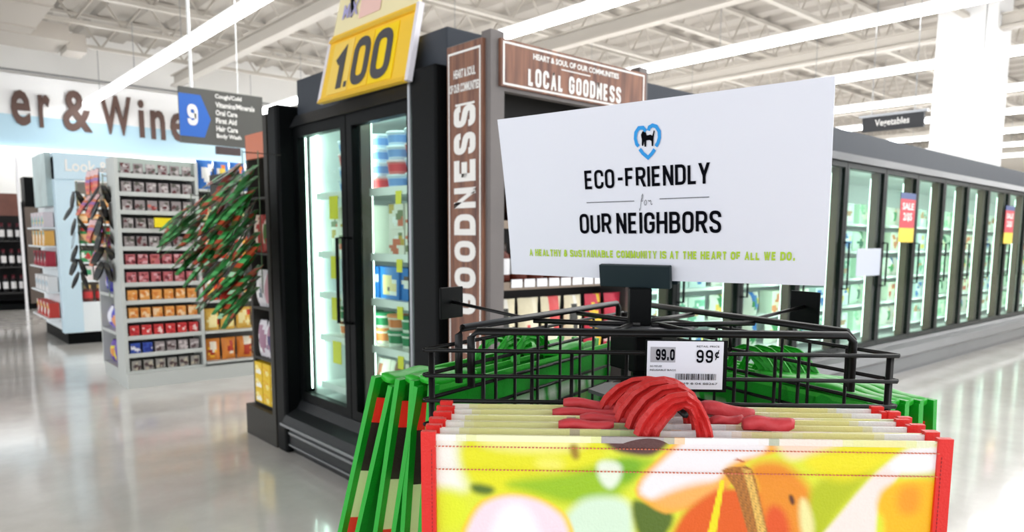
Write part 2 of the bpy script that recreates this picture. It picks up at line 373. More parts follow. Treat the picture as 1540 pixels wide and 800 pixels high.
# ---------------------------------------------------------------- small goods
def tint(c, k): return tuple(min(1, v*k) for v in c)
def pack_mesh(kind, w, d, h, base, acc, seed, mats=None):
    """box, tub, bag, jar with its front (towards -y) printed"""
    R = random.Random(seed); base = srgb(base); acc = [srgb(a) for a in acc]; k = MB()
    if kind == 'box':
        k.box(-w/2, w/2, -d/2+.0005, d/2, 0, h, c=base)
        nx, nz = 8, 8; bl = [(R.uniform(.15, .85), R.uniform(.15, .85), R.uniform(.1, .28), R.choice(acc)) for _ in range(7)]
        for i in range(nx):
            for j in range(nz):
                cx, cz = (i+.5)/nx, (j+.5)/nz; c = base
                for bx, bz, br, bc in bl:
                    if ((cx-bx)/br)**2+((cz-bz)/br/.7)**2 < 1: c = bc
                k.add([(-w/2+w*i/nx, -d/2, h*j/nz), (-w/2+w*(i+1)/nx, -d/2, h*j/nz), (-w/2+w*(i+1)/nx, -d/2, h*(j+1)/nz), (-w/2+w*i/nx, -d/2, h*(j+1)/nz)], [(0, 1, 2, 3)], 0, c)
        return k, PRINT
    if kind == 'tub':
        r = w/2; pr = [(r*.82, 0), (r*.86, h*.2), (r*.92, h*.7), (r*.95, h*.82), (r, h*.83), (r, h*.97), (r*.93, h)]
        k.lathe(pr, 14, cs=[base, acc[0], base, base, acc[-1], acc[-1]]); return k, PRINT
    if kind == 'jar':
        r = w/2; pr = [(r*.9, 0), (r, h*.05), (r, h*.68), (r*.6, h*.78), (r*.62, h*.8), (r*.62, h)]
        pr = [(r*.9, 0), (r, h*.05), (r, h*.2), (r, h*.6), (r*.98, h*.68), (r*.6, h*.78), (r*.66, h*.8), (r*.66, h)]
        k.lathe(pr, 14, cs=[base, base, acc[0], base, base, acc[-1], acc[-1]]); return k, FILM
    if kind == 'bag':
        nx, nz = 7, 8; bl = [(R.uniform(.25, .75), R.uniform(.25, .75), R.uniform(.12, .3), R.choice(acc)) for _ in range(5)]
        for sd in (-1, 1):
            P = []
            for j in range(nz+1):
                for i in range(nx+1):
                    s, t = i/nx, j/nz; puff = (math.sin(math.pi*s)**.6)*(math.sin(math.pi*(.03+t*.94))**.6)
                    P.append((-w/2+w*s*(1-.06*math.sin(math.pi*t))+w*.03*math.sin(math.pi*t), sd*(d/2*puff+.0015)+.004*math.sin(9*s+5*t+seed), h*t))
            F = []; C = []
            for j in range(nz):
                for i in range(nx):
                    q = (j*(nx+1)+i, j*(nx+1)+i+1, (j+1)*(nx+1)+i+1, (j+1)*(nx+1)+i); F.append(q if sd < 0 else q[::-1])
                    c = base
                    for bx, bz, br, bc in bl:
                        if (i/nx-bx)**2+(j/nz-bz)**2 < br*br: c = bc
                    C.append(c)
            k.add(P, F, 0, C)
        return k, FILM
PC = {}
def product(name, kind, dims, base, acc, seed, label, cat, loc, rz=0, group=None, tilt=None):
    key = (name, kind, dims, base, tuple(acc), seed)
    if key in PC: o = PC[key].copy(); COL.objects.link(o)
    else:
        k, m = pack_mesh(kind, *dims, base, acc, seed); o = k.build(name, m, smooth=(kind != 'box')); PC[key] = o
        if kind != 'box':
            pass
    o.location = loc; o.rotation_euler = (tilt[0] if tilt else 0, tilt[1] if tilt else 0, rz)
    for p in ('group',):
        if p in o: del o[p]
    return tag(o, label, cat, group)
# facing rotations: front (-y) faces -x when rz = -pi/2
FX = -math.pi/2

# ---------------------------------------------------------------- freezer end cabinet (two doors)
XF = 1.86
fz = thing('freezer_cabinet', 'tall black two-door freezer with lit shelves, big price sign on top', 'freezer')
boxo('fascia', (XF, 2.72, 2.66, 4.17, 1.99, 2.2), FASC, fz, bevel=.006)
k = MB(); k.hexa([(XF-.05, 2.9, 1.93), (XF+.02, 2.9, 1.93), (XF+.02, 4.17, 1.93), (XF-.05, 4.17, 1.93), (XF-.01, 2.9, 2.0), (XF+.02, 2.9, 2.0), (XF+.02, 4.17, 2.0), (XF-.01, 4.17, 2.0)]); k.build('header_trim', BUMPER, fz)
k = MB(); k.tube([(XF-.05, 2.885, 2.02), (XF-.05, 2.885, .34)], .009, 8); k.build('corner_guard', STEEL, fz)
boxo('right_panel', (XF-.06, 2.72, 2.665, 2.86, 0, 2.04), BLACK, fz, bevel=.01)
boxo('left_panel', (XF-.12, 2.72, 4.19, 4.33, 0, 2.06), BLACK, fz, bevel=.02)
boxo('back_panel', (2.6, 2.72, 2.86, 4.19, .2, 1.99), WHITE, fz)
boxo('inner_left', (1.93, 2.6, 4.165, 4.189, .2, 1.98), WHITE, fz); boxo('inner_right', (1.93, 2.6, 2.861, 2.88, .2, 1.98), WHITE, fz)
boxo('inner_floor', (1.9, 2.6, 2.88, 4.165, .18, .33), WHITE, fz); boxo('inner_top', (1.9, 2.6, 2.88, 4.165, 1.93, 1.985), WHITE, fz)
k = MB(); y0, y1 = 2.88, 4.19
prof = [(XF-.02, .32), (XF-.05, .27), (XF-.12, .24), (XF-.15, .19), (XF-.12, .165), (XF-.1, .16), (XF-.1, .06), (XF-.07, 0), (2.6, 0), (2.6, .32)]
k.add([(x, y0, z) for x, z in prof]+[(x, y1, z) for x, z in prof], [(i, (i+1) % 10, 10+(i+1) % 10, 10+i) for i in range(10)]+[tuple(range(10))[::-1], tuple(range(10, 20))])
k.build('bumper_base', BUMPER, fz)
k = MB(); k.box(XF-.157, XF-.15, y0, y1, .185, .2); k.box(XF-.107, XF-.1, y0, y1, .12, .135); k.box(XF-.107, XF-.1, y0, y1, .05, .06); k.build('base_rail', STEEL, fz)
for n_, (a_, b_) in enumerate(((2.89, 3.525), (3.535, 4.17))):
    dr = bpy.data.objects.new('door', None); COL.objects.link(dr); dr.parent = fz
    k = MB(); t = .055
    k.box(XF-.03, XF+.015, a_, a_+t, .33, 1.93); k.box(XF-.03, XF+.015, b_-t, b_, .33, 1.93); k.box(XF-.03, XF+.015, a_+t, b_-t, .33, .38); k.box(XF-.03, XF+.015, a_+t, b_-t, 1.87, 1.93)
    k.build('door_frame', BLACK, dr)
    boxo('pane', (XF-.006, XF-.001, a_+t, b_-t, .38, 1.87), GLASS, dr)
    hy = a_+.03 if n_ else b_-.03
    k = MB(); k.tube([(XF-.03, hy, .85), (XF-.075, hy, .85), (XF-.075, hy, 1.3), (XF-.03, hy, 1.3)], .009, 6); k.build('handle', BLACK, dr)
for yy in (4.155, 3.53, 2.89):
    boxo('led_strip', (1.963, 1.97, yy-.02, yy+.01, .4, 1.9), COOLLED, fz)
boxo('edge_light', (1.875, 1.882, 4.108, 4.113, .4, 1.88), COOLLED, fz)
boxo('led_strip', (1.92, 1.96, 2.95, 4.1, 1.915, 1.928), COOLLED, fz)
k = MB()
k.box(1.9, 1.96, 3.50, 3.56, .34, 1.93); k.build('mullion', mat('mullion_brown', (96, 88, 82), .5), fz)
zs = [.43, .72, .975, 1.215, 1.555]
for i, z in enumerate(zs):
    sh = boxo('shelf', (1.96, 2.58, 2.9, 4.13, z-.02, z), WHITE, fz)
    boxo('shelf_edge', (1.945, 1.96, 2.9, 4.13, z-.035, z+.005), WHITE, sh)
k = MB(); n = 0
def yellow_tag(parent, x, y, z, s=.06):
    boxo('price_tag', (x-.008, x-.004, y-s/2, y+s/2, z-s*1.3, z), mat('yellow_tag', (238, 226, 60), .5), parent)
for i, z in enumerate(zs[1:]):
    yellow_tag(fz, 1.944, 3.9, z-.02, .1); yellow_tag(fz, 1.944, 3.2, z-.02, .05)
kinds = [('grey food pouch', 'bag', (.13, .07, .2), (226, 216, 205), [(200, 120, 90), (250, 250, 245), (150, 110, 90)]),
         ('green dessert tub', 'tub', (.125, .125, .085), (235, 240, 230), [(30, 130, 80), (30, 140, 90)]),
         ('blue dessert box', 'box', (.2, .09, .17), (26, 120, 205), [(245, 240, 235), (90, 60, 50), (240, 215, 150)]),
         ('white dessert pail', 'box', (.15, .12, .13), (238, 235, 225), [(120, 130, 90), (210, 110, 80), (250, 250, 250), (190, 160, 60)]),
         ('blue topping tub', 'tub', (.165, .165, .072), (206, 222, 244), [(120, 160, 222), (230, 238, 248)])]
SHN = ['bottom', 'second lowest', 'middle', 'second highest', 'top']
ic = 0
for s, z in enumerate(zs):
    nm, kd, dm, b_, ac = kinds[s]; st = {0: 1, 1: 2, 2: 1, 3: 2, 4: 4}[s]; y = 3.0; ci = 0
    while y < 4.0:
        if not 3.49 < y < 3.5:
            for lv in range(st):
                bb, aa = b_, ac
                if s == 1 and (ci+lv) % 3 == 1: bb, aa = (235, 225, 210), [(225, 130, 70), (240, 150, 90)]
                if s == 4 and (ci == 0 or (ci+lv) % 4 == 3): bb, aa = (230, 120, 120), [(225, 70, 80), (235, 210, 215)]
                hgt = ['', 'lowest', 'second', 'third', 'top'][lv+1] if st > 1 else ''
                if st > 1: hgt = ' '.join((['bottom', 'second', 'third', 'uppermost'][lv], 'of pile,'))
                product(nm.replace(' ', '_'), kd, dm, bb, aa, s*10+(ci+lv) % 3,
                        f'{nm}, {hgt} {ORD[ci]} from right, {SHN[s]} two-door freezer shelf'.replace(',  ', ', '), nm.split()[1 if s not in (4,) else 1], (2.06, y, z+.001+lv*(dm[2]+.001)), FX+random.uniform(-.05, .05), f'goods on the {SHN[s]} freezer shelf')
        y += dm[0]+.014; ci += 1
# ---------------------------------------------------------------- yellow price sign on the freezer
ys = thing('price_sign', 'tilted yellow plastic sign reading 1.00 on top of the two-door freezer', 'sign')
A, B, C_, D_ = (1.77, 3.69, 2.0), (1.77, 2.855, 1.99), (1.845, 3.677, 2.345), (1.84, 2.856, 2.335)
mp = plane_map(A, B, C_, D_, 0)
k = MB(); k.hexa([mp(0, 0, -.02), mp(1, 0, -.02), mp(1, 0), mp(0, 0), mp(0, 1, -.02), mp(1, 1, -.02), mp(1, 1), mp(0, 1)]); k.build('board', mat('sign_yellow', (250, 205, 60), .35), ys)
for (a0, a1) in ((-.03, 0), (1, 1.03)): k = MB(); k.hexa([mp(a0, 0, -.022), mp(a1, 0, -.022), mp(a1, 0, .004), mp(a0, 0, .004), mp(a0, 1, -.022), mp(a1, 1, -.022), mp(a1, 1, .004), mp(a0, 1, .004)]); k.build('side_channel', mat('clear_channel', (235, 232, 240), .2), ys)
k = MB()
for (b0, b1) in ((-.02, .05), (.88, .95)): k.hexa([mp(0, b0, 0), mp(1, b0, 0), mp(1, b0, .016), mp(0, b0, .016), mp(0, b1, 0), mp(1, b1, 0), mp(1, b1, .008), mp(0, b1, .008)])
k.build('flap_rail', mat('rail_yellow', (244, 196, 40), .3), ys)
for a0, a1, cc in ((.08, .34, (250, 214, 100)), (.35, .58, (252, 208, 50)), (.59, .85, (255, 218, 0))):
    k = MB(); k.hexa([mp(a0, .08, .001), mp(a1, .08, .001), mp(a1, .08, .005), mp(a0, .08, .005), mp(a0, .84, .001), mp(a1, .84, .001), mp(a1, .84, .005), mp(a0, .84, .005)])
    k.build('digit_card', mat('digit_card_%d' % cc[2], cc, .35), ys)
mp2 = plane_map(A, B, C_, D_, .007)
k = MB(); flat(k, fit(strokes('1', .5, .2), .14, .265, .14, .78), mp2); flat(k, rectf(.295, .33, .14, .22), mp2)
flat(k, fit(strokes('0', .45, .19), .365, .565, .12, .80), mp2); flat(k, fit(strokes('0', .45, .19), .60, .815, .12, .80), mp2)
k.build('digits', mat('digit_grey', (70, 70, 74), .5), ys)
E2 = Vector(C_)+(Vector(C_)-Vector(A))*1.0; F2 = Vector(D_)+(Vector(D_)-Vector(B))*1.0
mp3 = plane_map(C_, D_, E2, F2, 0)
k = MB(); k.hexa([mp3(.0, 0, -.02), mp3(1, 0, -.02), mp3(1, 0, -.003), mp3(0, 0, -.003), mp3(0, 1, -.02), mp3(1, 1, -.02), mp3(1, 1, -.003), mp3(0, 1, -.003)]); k.build('upper_card', mat('pale_yellow_card', (250, 238, 190), .3), ys)
k = MB(); flat(k, rectf(.32, .58, .12, .95), mp3); k.build('pink_panel', mat('pale_pink', (246, 205, 195), .4), ys)
mp4 = plane_map(C_, D_, E2, F2, .003)
k = MB(); flat(k, fit(bfont('MIX', .02), .1, .3, .2, .42), mp4); flat(k, fit(bfont('SAVE', .02), .52, .85, .3, .62), mp4); k.build('lettering', mat('faded_blue', (175, 170, 215), .5), ys)
k = MB(); k.tube([(1.87, 3.5, 2.2), (1.87, 3.5, 2.6)], .01, 6); k.tube([(1.87, 3.0, 2.2), (1.87, 3.0, 2.6)], .01, 6); k.build('stand_rod', BLACK, ys)

# ---------------------------------------------------------------- local goodness shelving
WOODC = MB()
def wood_mat():
    m = mat('stained_planks', (120, 80, 64), .5); nt = m.node_tree; b = nt.nodes['Principled BSDF']; L = nt.links.new
    tc = nt.nodes.new('ShaderNodeTexCoord'); mpn = nt.nodes.new('ShaderNodeMapping'); mpn.inputs['Scale'].default_value = (9, 9, .8); L(tc.outputs['Object'], mpn.inputs[0])
    n = nt.nodes.new('ShaderNodeTexNoise'); n.inputs['Scale'].default_value = 4; n.inputs['Detail'].default_value = 6; L(mpn.outputs[0], n.inputs['Vector'])
    r = nt.nodes.new('ShaderNodeValToRGB'); e = r.color_ramp.elements; e[0].position = .3; e[1].position = .72
    e[0].color = (*srgb((92, 58, 48)), 1); e[1].color = (*srgb((158, 108, 82)), 1); L(n.outputs['Fac'], r.inputs[0]); L(r.outputs[0], b.inputs['Base Color'])
    return m
WOOD = wood_mat(); GW = mat('weathered_grey_laminate', (112, 106, 104), .5, noise=.2, nscale=5)
lg = thing('shelving_unit', 'wood-look display shelving with brown LOCAL GOODNESS header and vertical panel', 'shelving')
boxo('corner_post', (XF, 1.93, 2.36, 2.42, 0, 2.13), GW, lg); boxo('far_post', (2.77, 2.83, 2.36, 2.42, 0, 2.13), GW, lg)
boxo('end_panel', (XF, 1.9, 2.42, 2.66, 0, 2.11), GW, lg); boxo('back_board', (1.9, 2.8, 2.62, 2.655, 0, 2.1), mat('dark_back', (50, 48, 46), .6), lg)
boxo('top_board', (1.93, 2.77, 2.38, 2.62, 2.09, 2.11), GW, lg); boxo('right_panel', (2.8, 2.83, 2.42, 2.655, 0, 2.1), GW, lg)
boxo('plinth', (1.93, 2.77, 2.38, 2.6, 0, .12), BLACK, lg)
# vertical panel on the end, reading upwards
pv = boxo('vertical_sign', (XF-.015, XF, 2.395, 2.64, .3, 2.1), WOOD, lg)
mp = plane_map((XF-.0151, 2.64, .3), (XF-.0151, 2.395, .3), (XF-.0151, 2.64, 2.1), (XF-.0151, 2.395, 2.1), .002)
k = MB(); flat(k, outline(.04, .96, .01, .985, .035, .005), mp)
flat(k, fit(strokes('LOCAL GOODNESS', .5, .24, .14), .2, .8, .0, .1), mp) if False else None
zt = 1.85; lets = 'SSENDOOG'; zc = 1.842
for i, ch in enumerate(lets):
    z1 = 1.852-i*.112; z0 = z1-.088
    flat(k, fit(strokes(ch, .62, .26), .2, .82, (z0-.3)/1.8, (z1-.3)/1.8, rot=1), mp)
for i, ch in enumerate('LACOL'):
    z1 = .9-i*.112; flat(k, fit(strokes(ch, .6, .25), .2, .82, (z1-.088-.3)/1.8, (z1-.3)/1.8, rot=1), mp)
flat(k, rectf(.25, .8, .862, .867), mp)
flat(k, fit(bfont('HEART & SOUL', .035), .2, .82, .925, .945), mp); flat(k, fit(bfont('OF OUR COMMUNITIES', .035), .08, .92, .893, .913), mp)
k.build('lettering', WTEXT, pv)
ph = boxo('header_sign', (1.9, 2.8, 2.345, 2.36, 1.915, 2.1), WOOD, lg)
boxo('header_frame', (1.93, 2.77, 2.36, 2.4, 1.9, 1.93), GW, lg)
mp = plane_map((1.9, 2.3449, 1.915), (2.8, 2.3449, 1.915), (1.9, 2.3449, 2.1), (2.8, 2.3449, 2.1), .002)
k = MB(); flat(k, outline(.01, .985, .03, .95, .01, .045), mp)
flat(k, fit(strokes('LOCAL GOODNESS', .36, .205, .16, .42), .16, .8, .11, .51), mp)
flat(k, fit(bfont('HEART & SOUL OF OUR COMMUNITIES', .035), .19, .78, .7, .83), mp); flat(k, rectf(.37, .57, .605, .63), mp)
k.build('lettering', WTEXT, ph)
lz = [.14, .42, .72, 1.115, 1.375, 1.6]
for i, z in enumerate(lz):
    sh = boxo('shelf', (1.93, 2.77, 2.385, 2.62, z-.022, z), mat('shelf_dark', (58, 54, 50), .5) if i < 4 else GW, lg)
    boxo('shelf_edge', (1.93, 2.77, 2.37, 2.385, z-.03, z+.004), mat('edge_taupe', (140, 124, 108), .5), sh)
for i in range(11):
    x = 1.975+i*.073; boxo('price_tag', (x, x+.06, 2.362, 2.366, 1.096, 1.131), mat('tag_white', (240, 240, 244), .5), lg)
lg_goods = {5: ('bag', 'white paper flour bag', (.13, .08, .19), (238, 236, 230), [(210, 205, 195), (180, 160, 120)]),
            4: ('jar', 'dark sauce bottle', (.055, .055, .2), (40, 25, 22), [(70, 50, 40), (30, 30, 30)]),
            3: ('jar', 'brown salsa jar with white label', (.085, .085, .17), (96, 40, 26), [(236, 236, 238), (60, 50, 46)]),
            2: ('bag', 'cream cookie bag with oval label', (.125, .07, .32), (232, 222, 190), [(240, 232, 205), (225, 90, 90), (60, 60, 55), (250, 246, 235)]),
            1: ('box', 'tan snack carton', (.11, .08, .2), (225, 205, 175), [(190, 130, 80), (250, 248, 240)]),
            0: ('box', 'dark snack carton', (.12, .08, .2), (90, 70, 60), [(230, 220, 200), (160, 60, 50)])}
LSN = ['bottom', 'second lowest', 'third lowest', 'middle', 'second highest', 'top']
for s, (kd, nm, dm, b_, ac) in lg_goods.items():
    x = 1.94+dm[0]/2; ci = 0
    while x < 2.73:
        bb, aa = b_, ac
        if s == 2 and ci >= 4: bb, aa = (206, 60, 80), [(240, 200, 200), (130, 30, 40), (236, 200, 60)]
        nn = nm if bb is b_ else 'red cookie bag with oval label'
        product(nn.split(' with')[0].replace(' ', '_'), kd, dm, bb, aa, 200+s*10+ci % 3, f'{nn}, {ORD[ci]} from left, {LSN[s]} shelf of local goods unit', 'jar' if 'jar' in nm or 'bottle' in nm else 'food pack',
                (x, 2.45, lz[s]+.001), random.uniform(-.08, .08), f'goods on the {LSN[s]} local shelf')
        x += dm[0]+.015; ci += 1

# ---------------------------------------------------------------- long freezer run
YR = 2.93
run = thing('freezer_run', 'long row of glass-door freezers with grey fascia running to the right', 'freezer')
RX0, RX1 = 2.86, 24.5
boxo('fascia', (RX0, RX1, YR, 3.86, 2.0, 2.25), FASC, run)
k = MB(); k.hexa([(RX0, YR-.04, 1.99), (RX1, YR-.04, 1.99), (RX1, YR+.1, 1.99), (RX0, YR+.1, 1.99), (RX0, YR-.005, 2.06), (RX1, YR-.005, 2.06), (RX1, YR+.1, 2.06), (RX0, YR+.1, 2.06)]); k.build('light_lip', mat('lip_grey', (96, 98, 102), .35, spec=.25), run)
boxo('back_panel', (RX0, RX1, 3.8, 3.86, 0, 1.99), WHITE, run); boxo('end_panel', (RX0-.04, RX0, YR, 3.86, 0, 2.2), BLACK, run)
boxo('inner_floor', (RX0, RX1, 3.05, 3.8, .2, .34), WHITE, run); boxo('inner_top', (RX0, RX1, 3.05, 3.8, 1.95, 1.99), WHITE, run)
k = MB(); prof = [(YR, .33), (YR-.04, .3), (YR-.1, .27), (YR-.13, .2), (YR-.1, .17), (YR-.08, .16), (YR-.08, .06), (YR-.03, .05), (YR-.03, 0), (3.8, 0), (3.8, .33)]; n = len(prof)
k.add([(RX0, y, z) for y, z in prof]+[(RX1, y, z) for y, z in prof], [(i, n+i, n+(i+1) % n, (i+1) % n) for i in range(n)]+[tuple(range(n)), tuple(range(n, 2*n))[::-1]])
k.build('bumper_base', mat('run_bumper', (104, 106, 108), .3, noise=.2, nscale=3), run)
dx = [3.09, 3.85, 4.61, 5.43, 6.19, 6.98, 7.74, 8.48, 9.21, 9.94, 10.72, 11.5, 12.28, 13.05, 13.82, 14.6, 15.4, 16.2, 17.0, 17.8, 18.6]
MUL = mat('mullion_taupe', (112, 98, 84), .5); DKG = mat('door_frame_dark', (16, 22, 20), .35, spec=.15)
k5 = None
rz = [.44, .7, .96, 1.22, 1.48]
for i in range(len(dx)-1):
    a_, b_ = dx[i]+.004, dx[i+1]-.004
    dr = bpy.data.objects.new('door', None); COL.objects.link(dr); dr.parent = run
    k = MB(); t = .035
    k.box(a_, a_+t, YR-.01, YR+.03, .34, 1.985); k.box(b_-t, b_, YR-.01, YR+.03, .34, 1.985); k.box(a_+t, b_-t, YR-.01, YR+.03, .34, .38); k.box(a_+t, b_-t, YR-.01, YR+.03, 1.94, 1.985)
    k.build('door_frame', DKG, dr); boxo('pane', (a_+t, b_-t, YR+.005, YR+.01, .38, 1.94), GLASS, dr)
    k = MB(); k.tube([(a_+.02, YR-.01, .9), (a_+.02, YR-.05, .9), (a_+.02, YR-.05, 1.3), (a_+.02, YR-.01, 1.3)], .009, 6); k.build('handle', DKG, dr)
    boxo('mullion', (b_-.025, b_+.035, YR+.05, YR+.12, .34, 1.95), MUL, run)
    boxo('led_strip', (b_-.02, b_+.03, YR+.121, YR+.126, .4, 1.9), COOLLED, run)
for z in rz:
    boxo('shelf', (RX0+.05, RX1-.05, 3.14, 3.79, z-.02, z), WHITE, run); 
schemes = [('blue_meal_bag', 'bag', (225, 225, 215), [(30, 110, 190), (235, 190, 90), (60, 150, 90)]),
           ('green_vegetable_bag', 'bag', (200, 226, 204), [(60, 150, 90), (235, 240, 200), (40, 110, 80)]),
           ('white_meal_carton', 'box', (215, 235, 225), [(120, 190, 160), (245, 250, 245), (190, 150, 110)]),
           ('orange_meal_carton', 'box', (225, 235, 215), [(225, 140, 90), (200, 90, 70), (240, 235, 200)]),
           ('pale_green_carton', 'box', (200, 232, 205), [(150, 205, 165), (240, 245, 225)]),
           ('blue_meal_carton', 'box', (205, 225, 225), [(60, 120, 190), (230, 210, 90), (235, 245, 245)])]
for i in range(len(dx)-1):
    if i in (3,) or i > 13: pass
    if i > 14: break
    for s, z in enumerate(rz):
        sc_ = schemes[(0 if i < 3 and s < 4 else (i*2+s*3) % 6)] if i >= 3 else schemes[(i+s) % 3 if s % 2 else 0 if i != 1 else 5]
        nn = 3
        wd = (dx[i+1]-dx[i]-.12)/nn
        for q in range(nn):
            x = dx[i]+.06+wd*(q+.5)
            product(sc_[0], sc_[1], (round(wd-.02, 2), .12, .19), sc_[2], sc_[3], 400+(i+q+s) % 4,
                    f'{sc_[0].replace("_", " ")}, {["left", "centre", "right"][q]} stack of {["bottom", "second", "third", "fourth", "top"][s]} shelf behind {ORD[i]} door of freezer run', 'frozen food',
                    (x, 3.24, z+.001), random.uniform(-.06, .06), f'frozen food behind {ORD[i]} run door')
for i, (x, c) in enumerate(((7.33, 0), (10.6, 1))):
    t_ = thing('door_poster', ['tall red and yellow sale card with blue top on freezer door', 'red and yellow sale card on far right freezer door'][i], 'sign', (x, YR-.012, 1.31))
    boxo('yellow_band', (0, .36, -.004, 0, 0, .14), mat('band_yellow', (240, 205, 50), .4), t_)
    boxo('red_band', (0, .36, -.004, 0, .14, .42), mat('band_red', (204, 46, 62), .4), t_)
    boxo('blue_band', (0, .36, -.004, 0, .42, .48), mat('band_blue', (52, 74, 130), .4), t_)
    mp = plane_map((0, -.0041, 0), (.36, -.0041, 0), (0, -.0041, .48), (.36, -.0041, .48), .002)
    k = MB(); flat(k, fit(bfont('SALE', .03), .12, .88, .66, .8), mp); flat(k, fit(bfont('2/$5', .03), .2, .8, .42, .6), mp); k.build('lettering', WTEXT, t_)
# posters over lower panes
for i, x in enumerate((6.45,)):
    t_ = boxo('door_card', (x, x+.5, YR-.016, YR-.012, 1.0, 1.25), mat('pale_lilac_card', (196, 202, 216), .4)); tag(t_, 'pale blank notice card fixed across freezer door beside the white sign', 'sign')

# ---------------------------------------------------------------- dark end unit with hanging goods, beside the freezer
de = thing('end_display', 'dark grey narrow end display of hanging packs beside the black freezer', 'display')
DG = mat('dark_grey_laminate', (62, 60, 56), .5, spec=.15, noise=.1, nscale=5)
boxo('right_upright', (1.745, 2.6, 4.35, 4.40, 0, 2.02), DG, de); boxo('back_board', (2.0, 2.03, 4.40, 4.80, .12, 1.95), DG, de)
boxo('left_upright', (1.80, 2.03, 4.80, 4.83, .12, 1.9), DG, de); boxo('base', (1.745, 2.1, 4.40, 4.84, 0, .2), DG, de)
for z in (.22, .52, .85, 1.2, 1.55): boxo('shelf', (1.8, 2.0, 4.40, 4.80, z-.015, z), DG, de)
boxo('outrigger_bar', (1.74, 1.76, 4.84, 5.35, 1.42, 1.72), DG, de); boxo('top_card', (1.76, 1.78, 4.42, 4.72, 1.78, 1.93), mat('orange_card', (206, 110, 70), .4), de)
for r_ in range(3):
    for q in range(3):
        product('yellow_snack_box', 'box', (.115, .08, .088), (240, 200, 40), [(250, 230, 140), (235, 170, 20), (255, 255, 240)], 500+q, f'yellow snack box, {ORD[q]} from right, {["bottom", "middle", "top"][r_]} row of dark end display', 'box', (1.83, 4.47+q*.128, .221+r_*.0895), FX, 'yellow boxes in the end display')
for q in range(3):
    product('silver_snack_pouch', 'bag', (.12, .07, .24), (225, 220, 226), [(170, 130, 150), (250, 250, 250), (90, 80, 120)], 510+q, f'silver snack pouch, {ORD[q]} from right, on the display shelf above yellow boxes', 'pouch', (1.84, 4.47+q*.128, .521), FX, 'silver pouches in the end display')
    product('silver_snack_pouch', 'bag', (.12, .07, .24), (236, 232, 236), [(120, 130, 140), (210, 160, 170), (250, 250, 250)], 520+q, f'pale snack pouch, {ORD[q]} from right, middle shelf of dark end display', 'pouch', (1.84, 4.47+q*.128, .851), FX, 'pale pouches in the end display')
    product('red_snack_pouch', 'bag', (.12, .07, .24), (190, 60, 50), [(90, 130, 60), (240, 220, 200)], 530+q, f'red snack pouch, {ORD[q]} from right, fourth shelf of dark end display', 'pouch', (1.84, 4.47+q*.128, 1.201), FX, 'red pouches in the end display')
# clip strips with slanting green packets
def packet_mesh(L, w, cols, sd):
    k = MB(); n = 8; R = random.Random(sd); P = []
    for s_ in (-1, 1):
        for i in range(n+1):
            t = i/n; b_ = .006*math.sin(math.pi*t)+.001; P += [(-w/2*(.5+.5*math.sin(math.pi*(.12+.76*t))), s_*b_, -L*t), (w/2*(.5+.5*math.sin(math.pi*(.12+.76*t))), s_*b_, -L*t)]
    F = []; C = []
    for s_ in (0, 1):
        for i in range(n):
            q = (s_*18+2*i, s_*18+2*i+2, s_*18+2*i+3, s_*18+2*i+1); F.append(q if s_ == 0 else q[::-1]); C.append(R.choice(cols))
    k.add(P, F, 0, C); return k
gcols = [srgb(c) for c in ((50, 140, 66), (36, 110, 50), (90, 190, 110), (70, 84, 40), (190, 80, 50), (170, 220, 180), (60, 150, 76))]
rcols = [srgb(c) for c in ((200, 40, 40), (225, 225, 215), (60, 130, 60), (180, 50, 40))]
PM = [packet_mesh(.26, .065, gcols, i).build('green_packet', FILM) for i in range(4)]+[packet_mesh(.2, .09, rcols, i).build('red_packet', FILM) for i in range(2)]
used = [False]*6
def put(i, loc, rot, label, cat, group):
    o = PM[i] if not used[i] else PM[i].copy()
    if used[i]: COL.objects.link(o)
    used[i] = True; o.location = loc; o.rotation_euler = rot; tag(o, label, cat, group)
for s, (x, y, z0, z1) in enumerate(((1.62, 4.16, 1.70, 1.0), (1.60, 4.34, 1.72, .92), (1.58, 4.56, 1.60, 1.0), (1.56, 4.82, 1.56, 1.14), (1.54, 5.1, 1.5, 1.3))):
    cs_ = thing('clip_strip', f'thin hanging strip of green snack packets, {ORD[s]} from the black freezer', 'clip strip', (x, y, 0), 0, 'clip strips of green packets')
    boxo('strip', (-.003, 0, -.004, .004, z1-.02, z0+.08), mat('clear_strip', (90, 110, 80), .4), cs_)
    boxo('hook', (0, 1.75-x, -.003, .003, z0+.064, z0+.069), DG, cs_)
    z = z0; q = 0
    while z > z1:
        for sd in (-1, 1):
            i = random.randrange(4) if not (s in (1, 2) and sd > 0 and q % 2 == 0) else 4+random.randrange(2)
            put(i, (x-.012-.008*(q % 3), y+sd*.02, z), (-.75+random.uniform(-.15, .15)+sd*.08, random.uniform(-.1, .15), FX+random.uniform(-.3, .3)),
                f'{["slanting green", "slanting red and white"][i > 3]} packet, {ORD[min(q, 15)]} down on {"left" if sd > 0 else "right"} of {ORD[s]} clip strip from freezer', 'packet', 'packets on the clip strips')
        z -= .062; q += 1

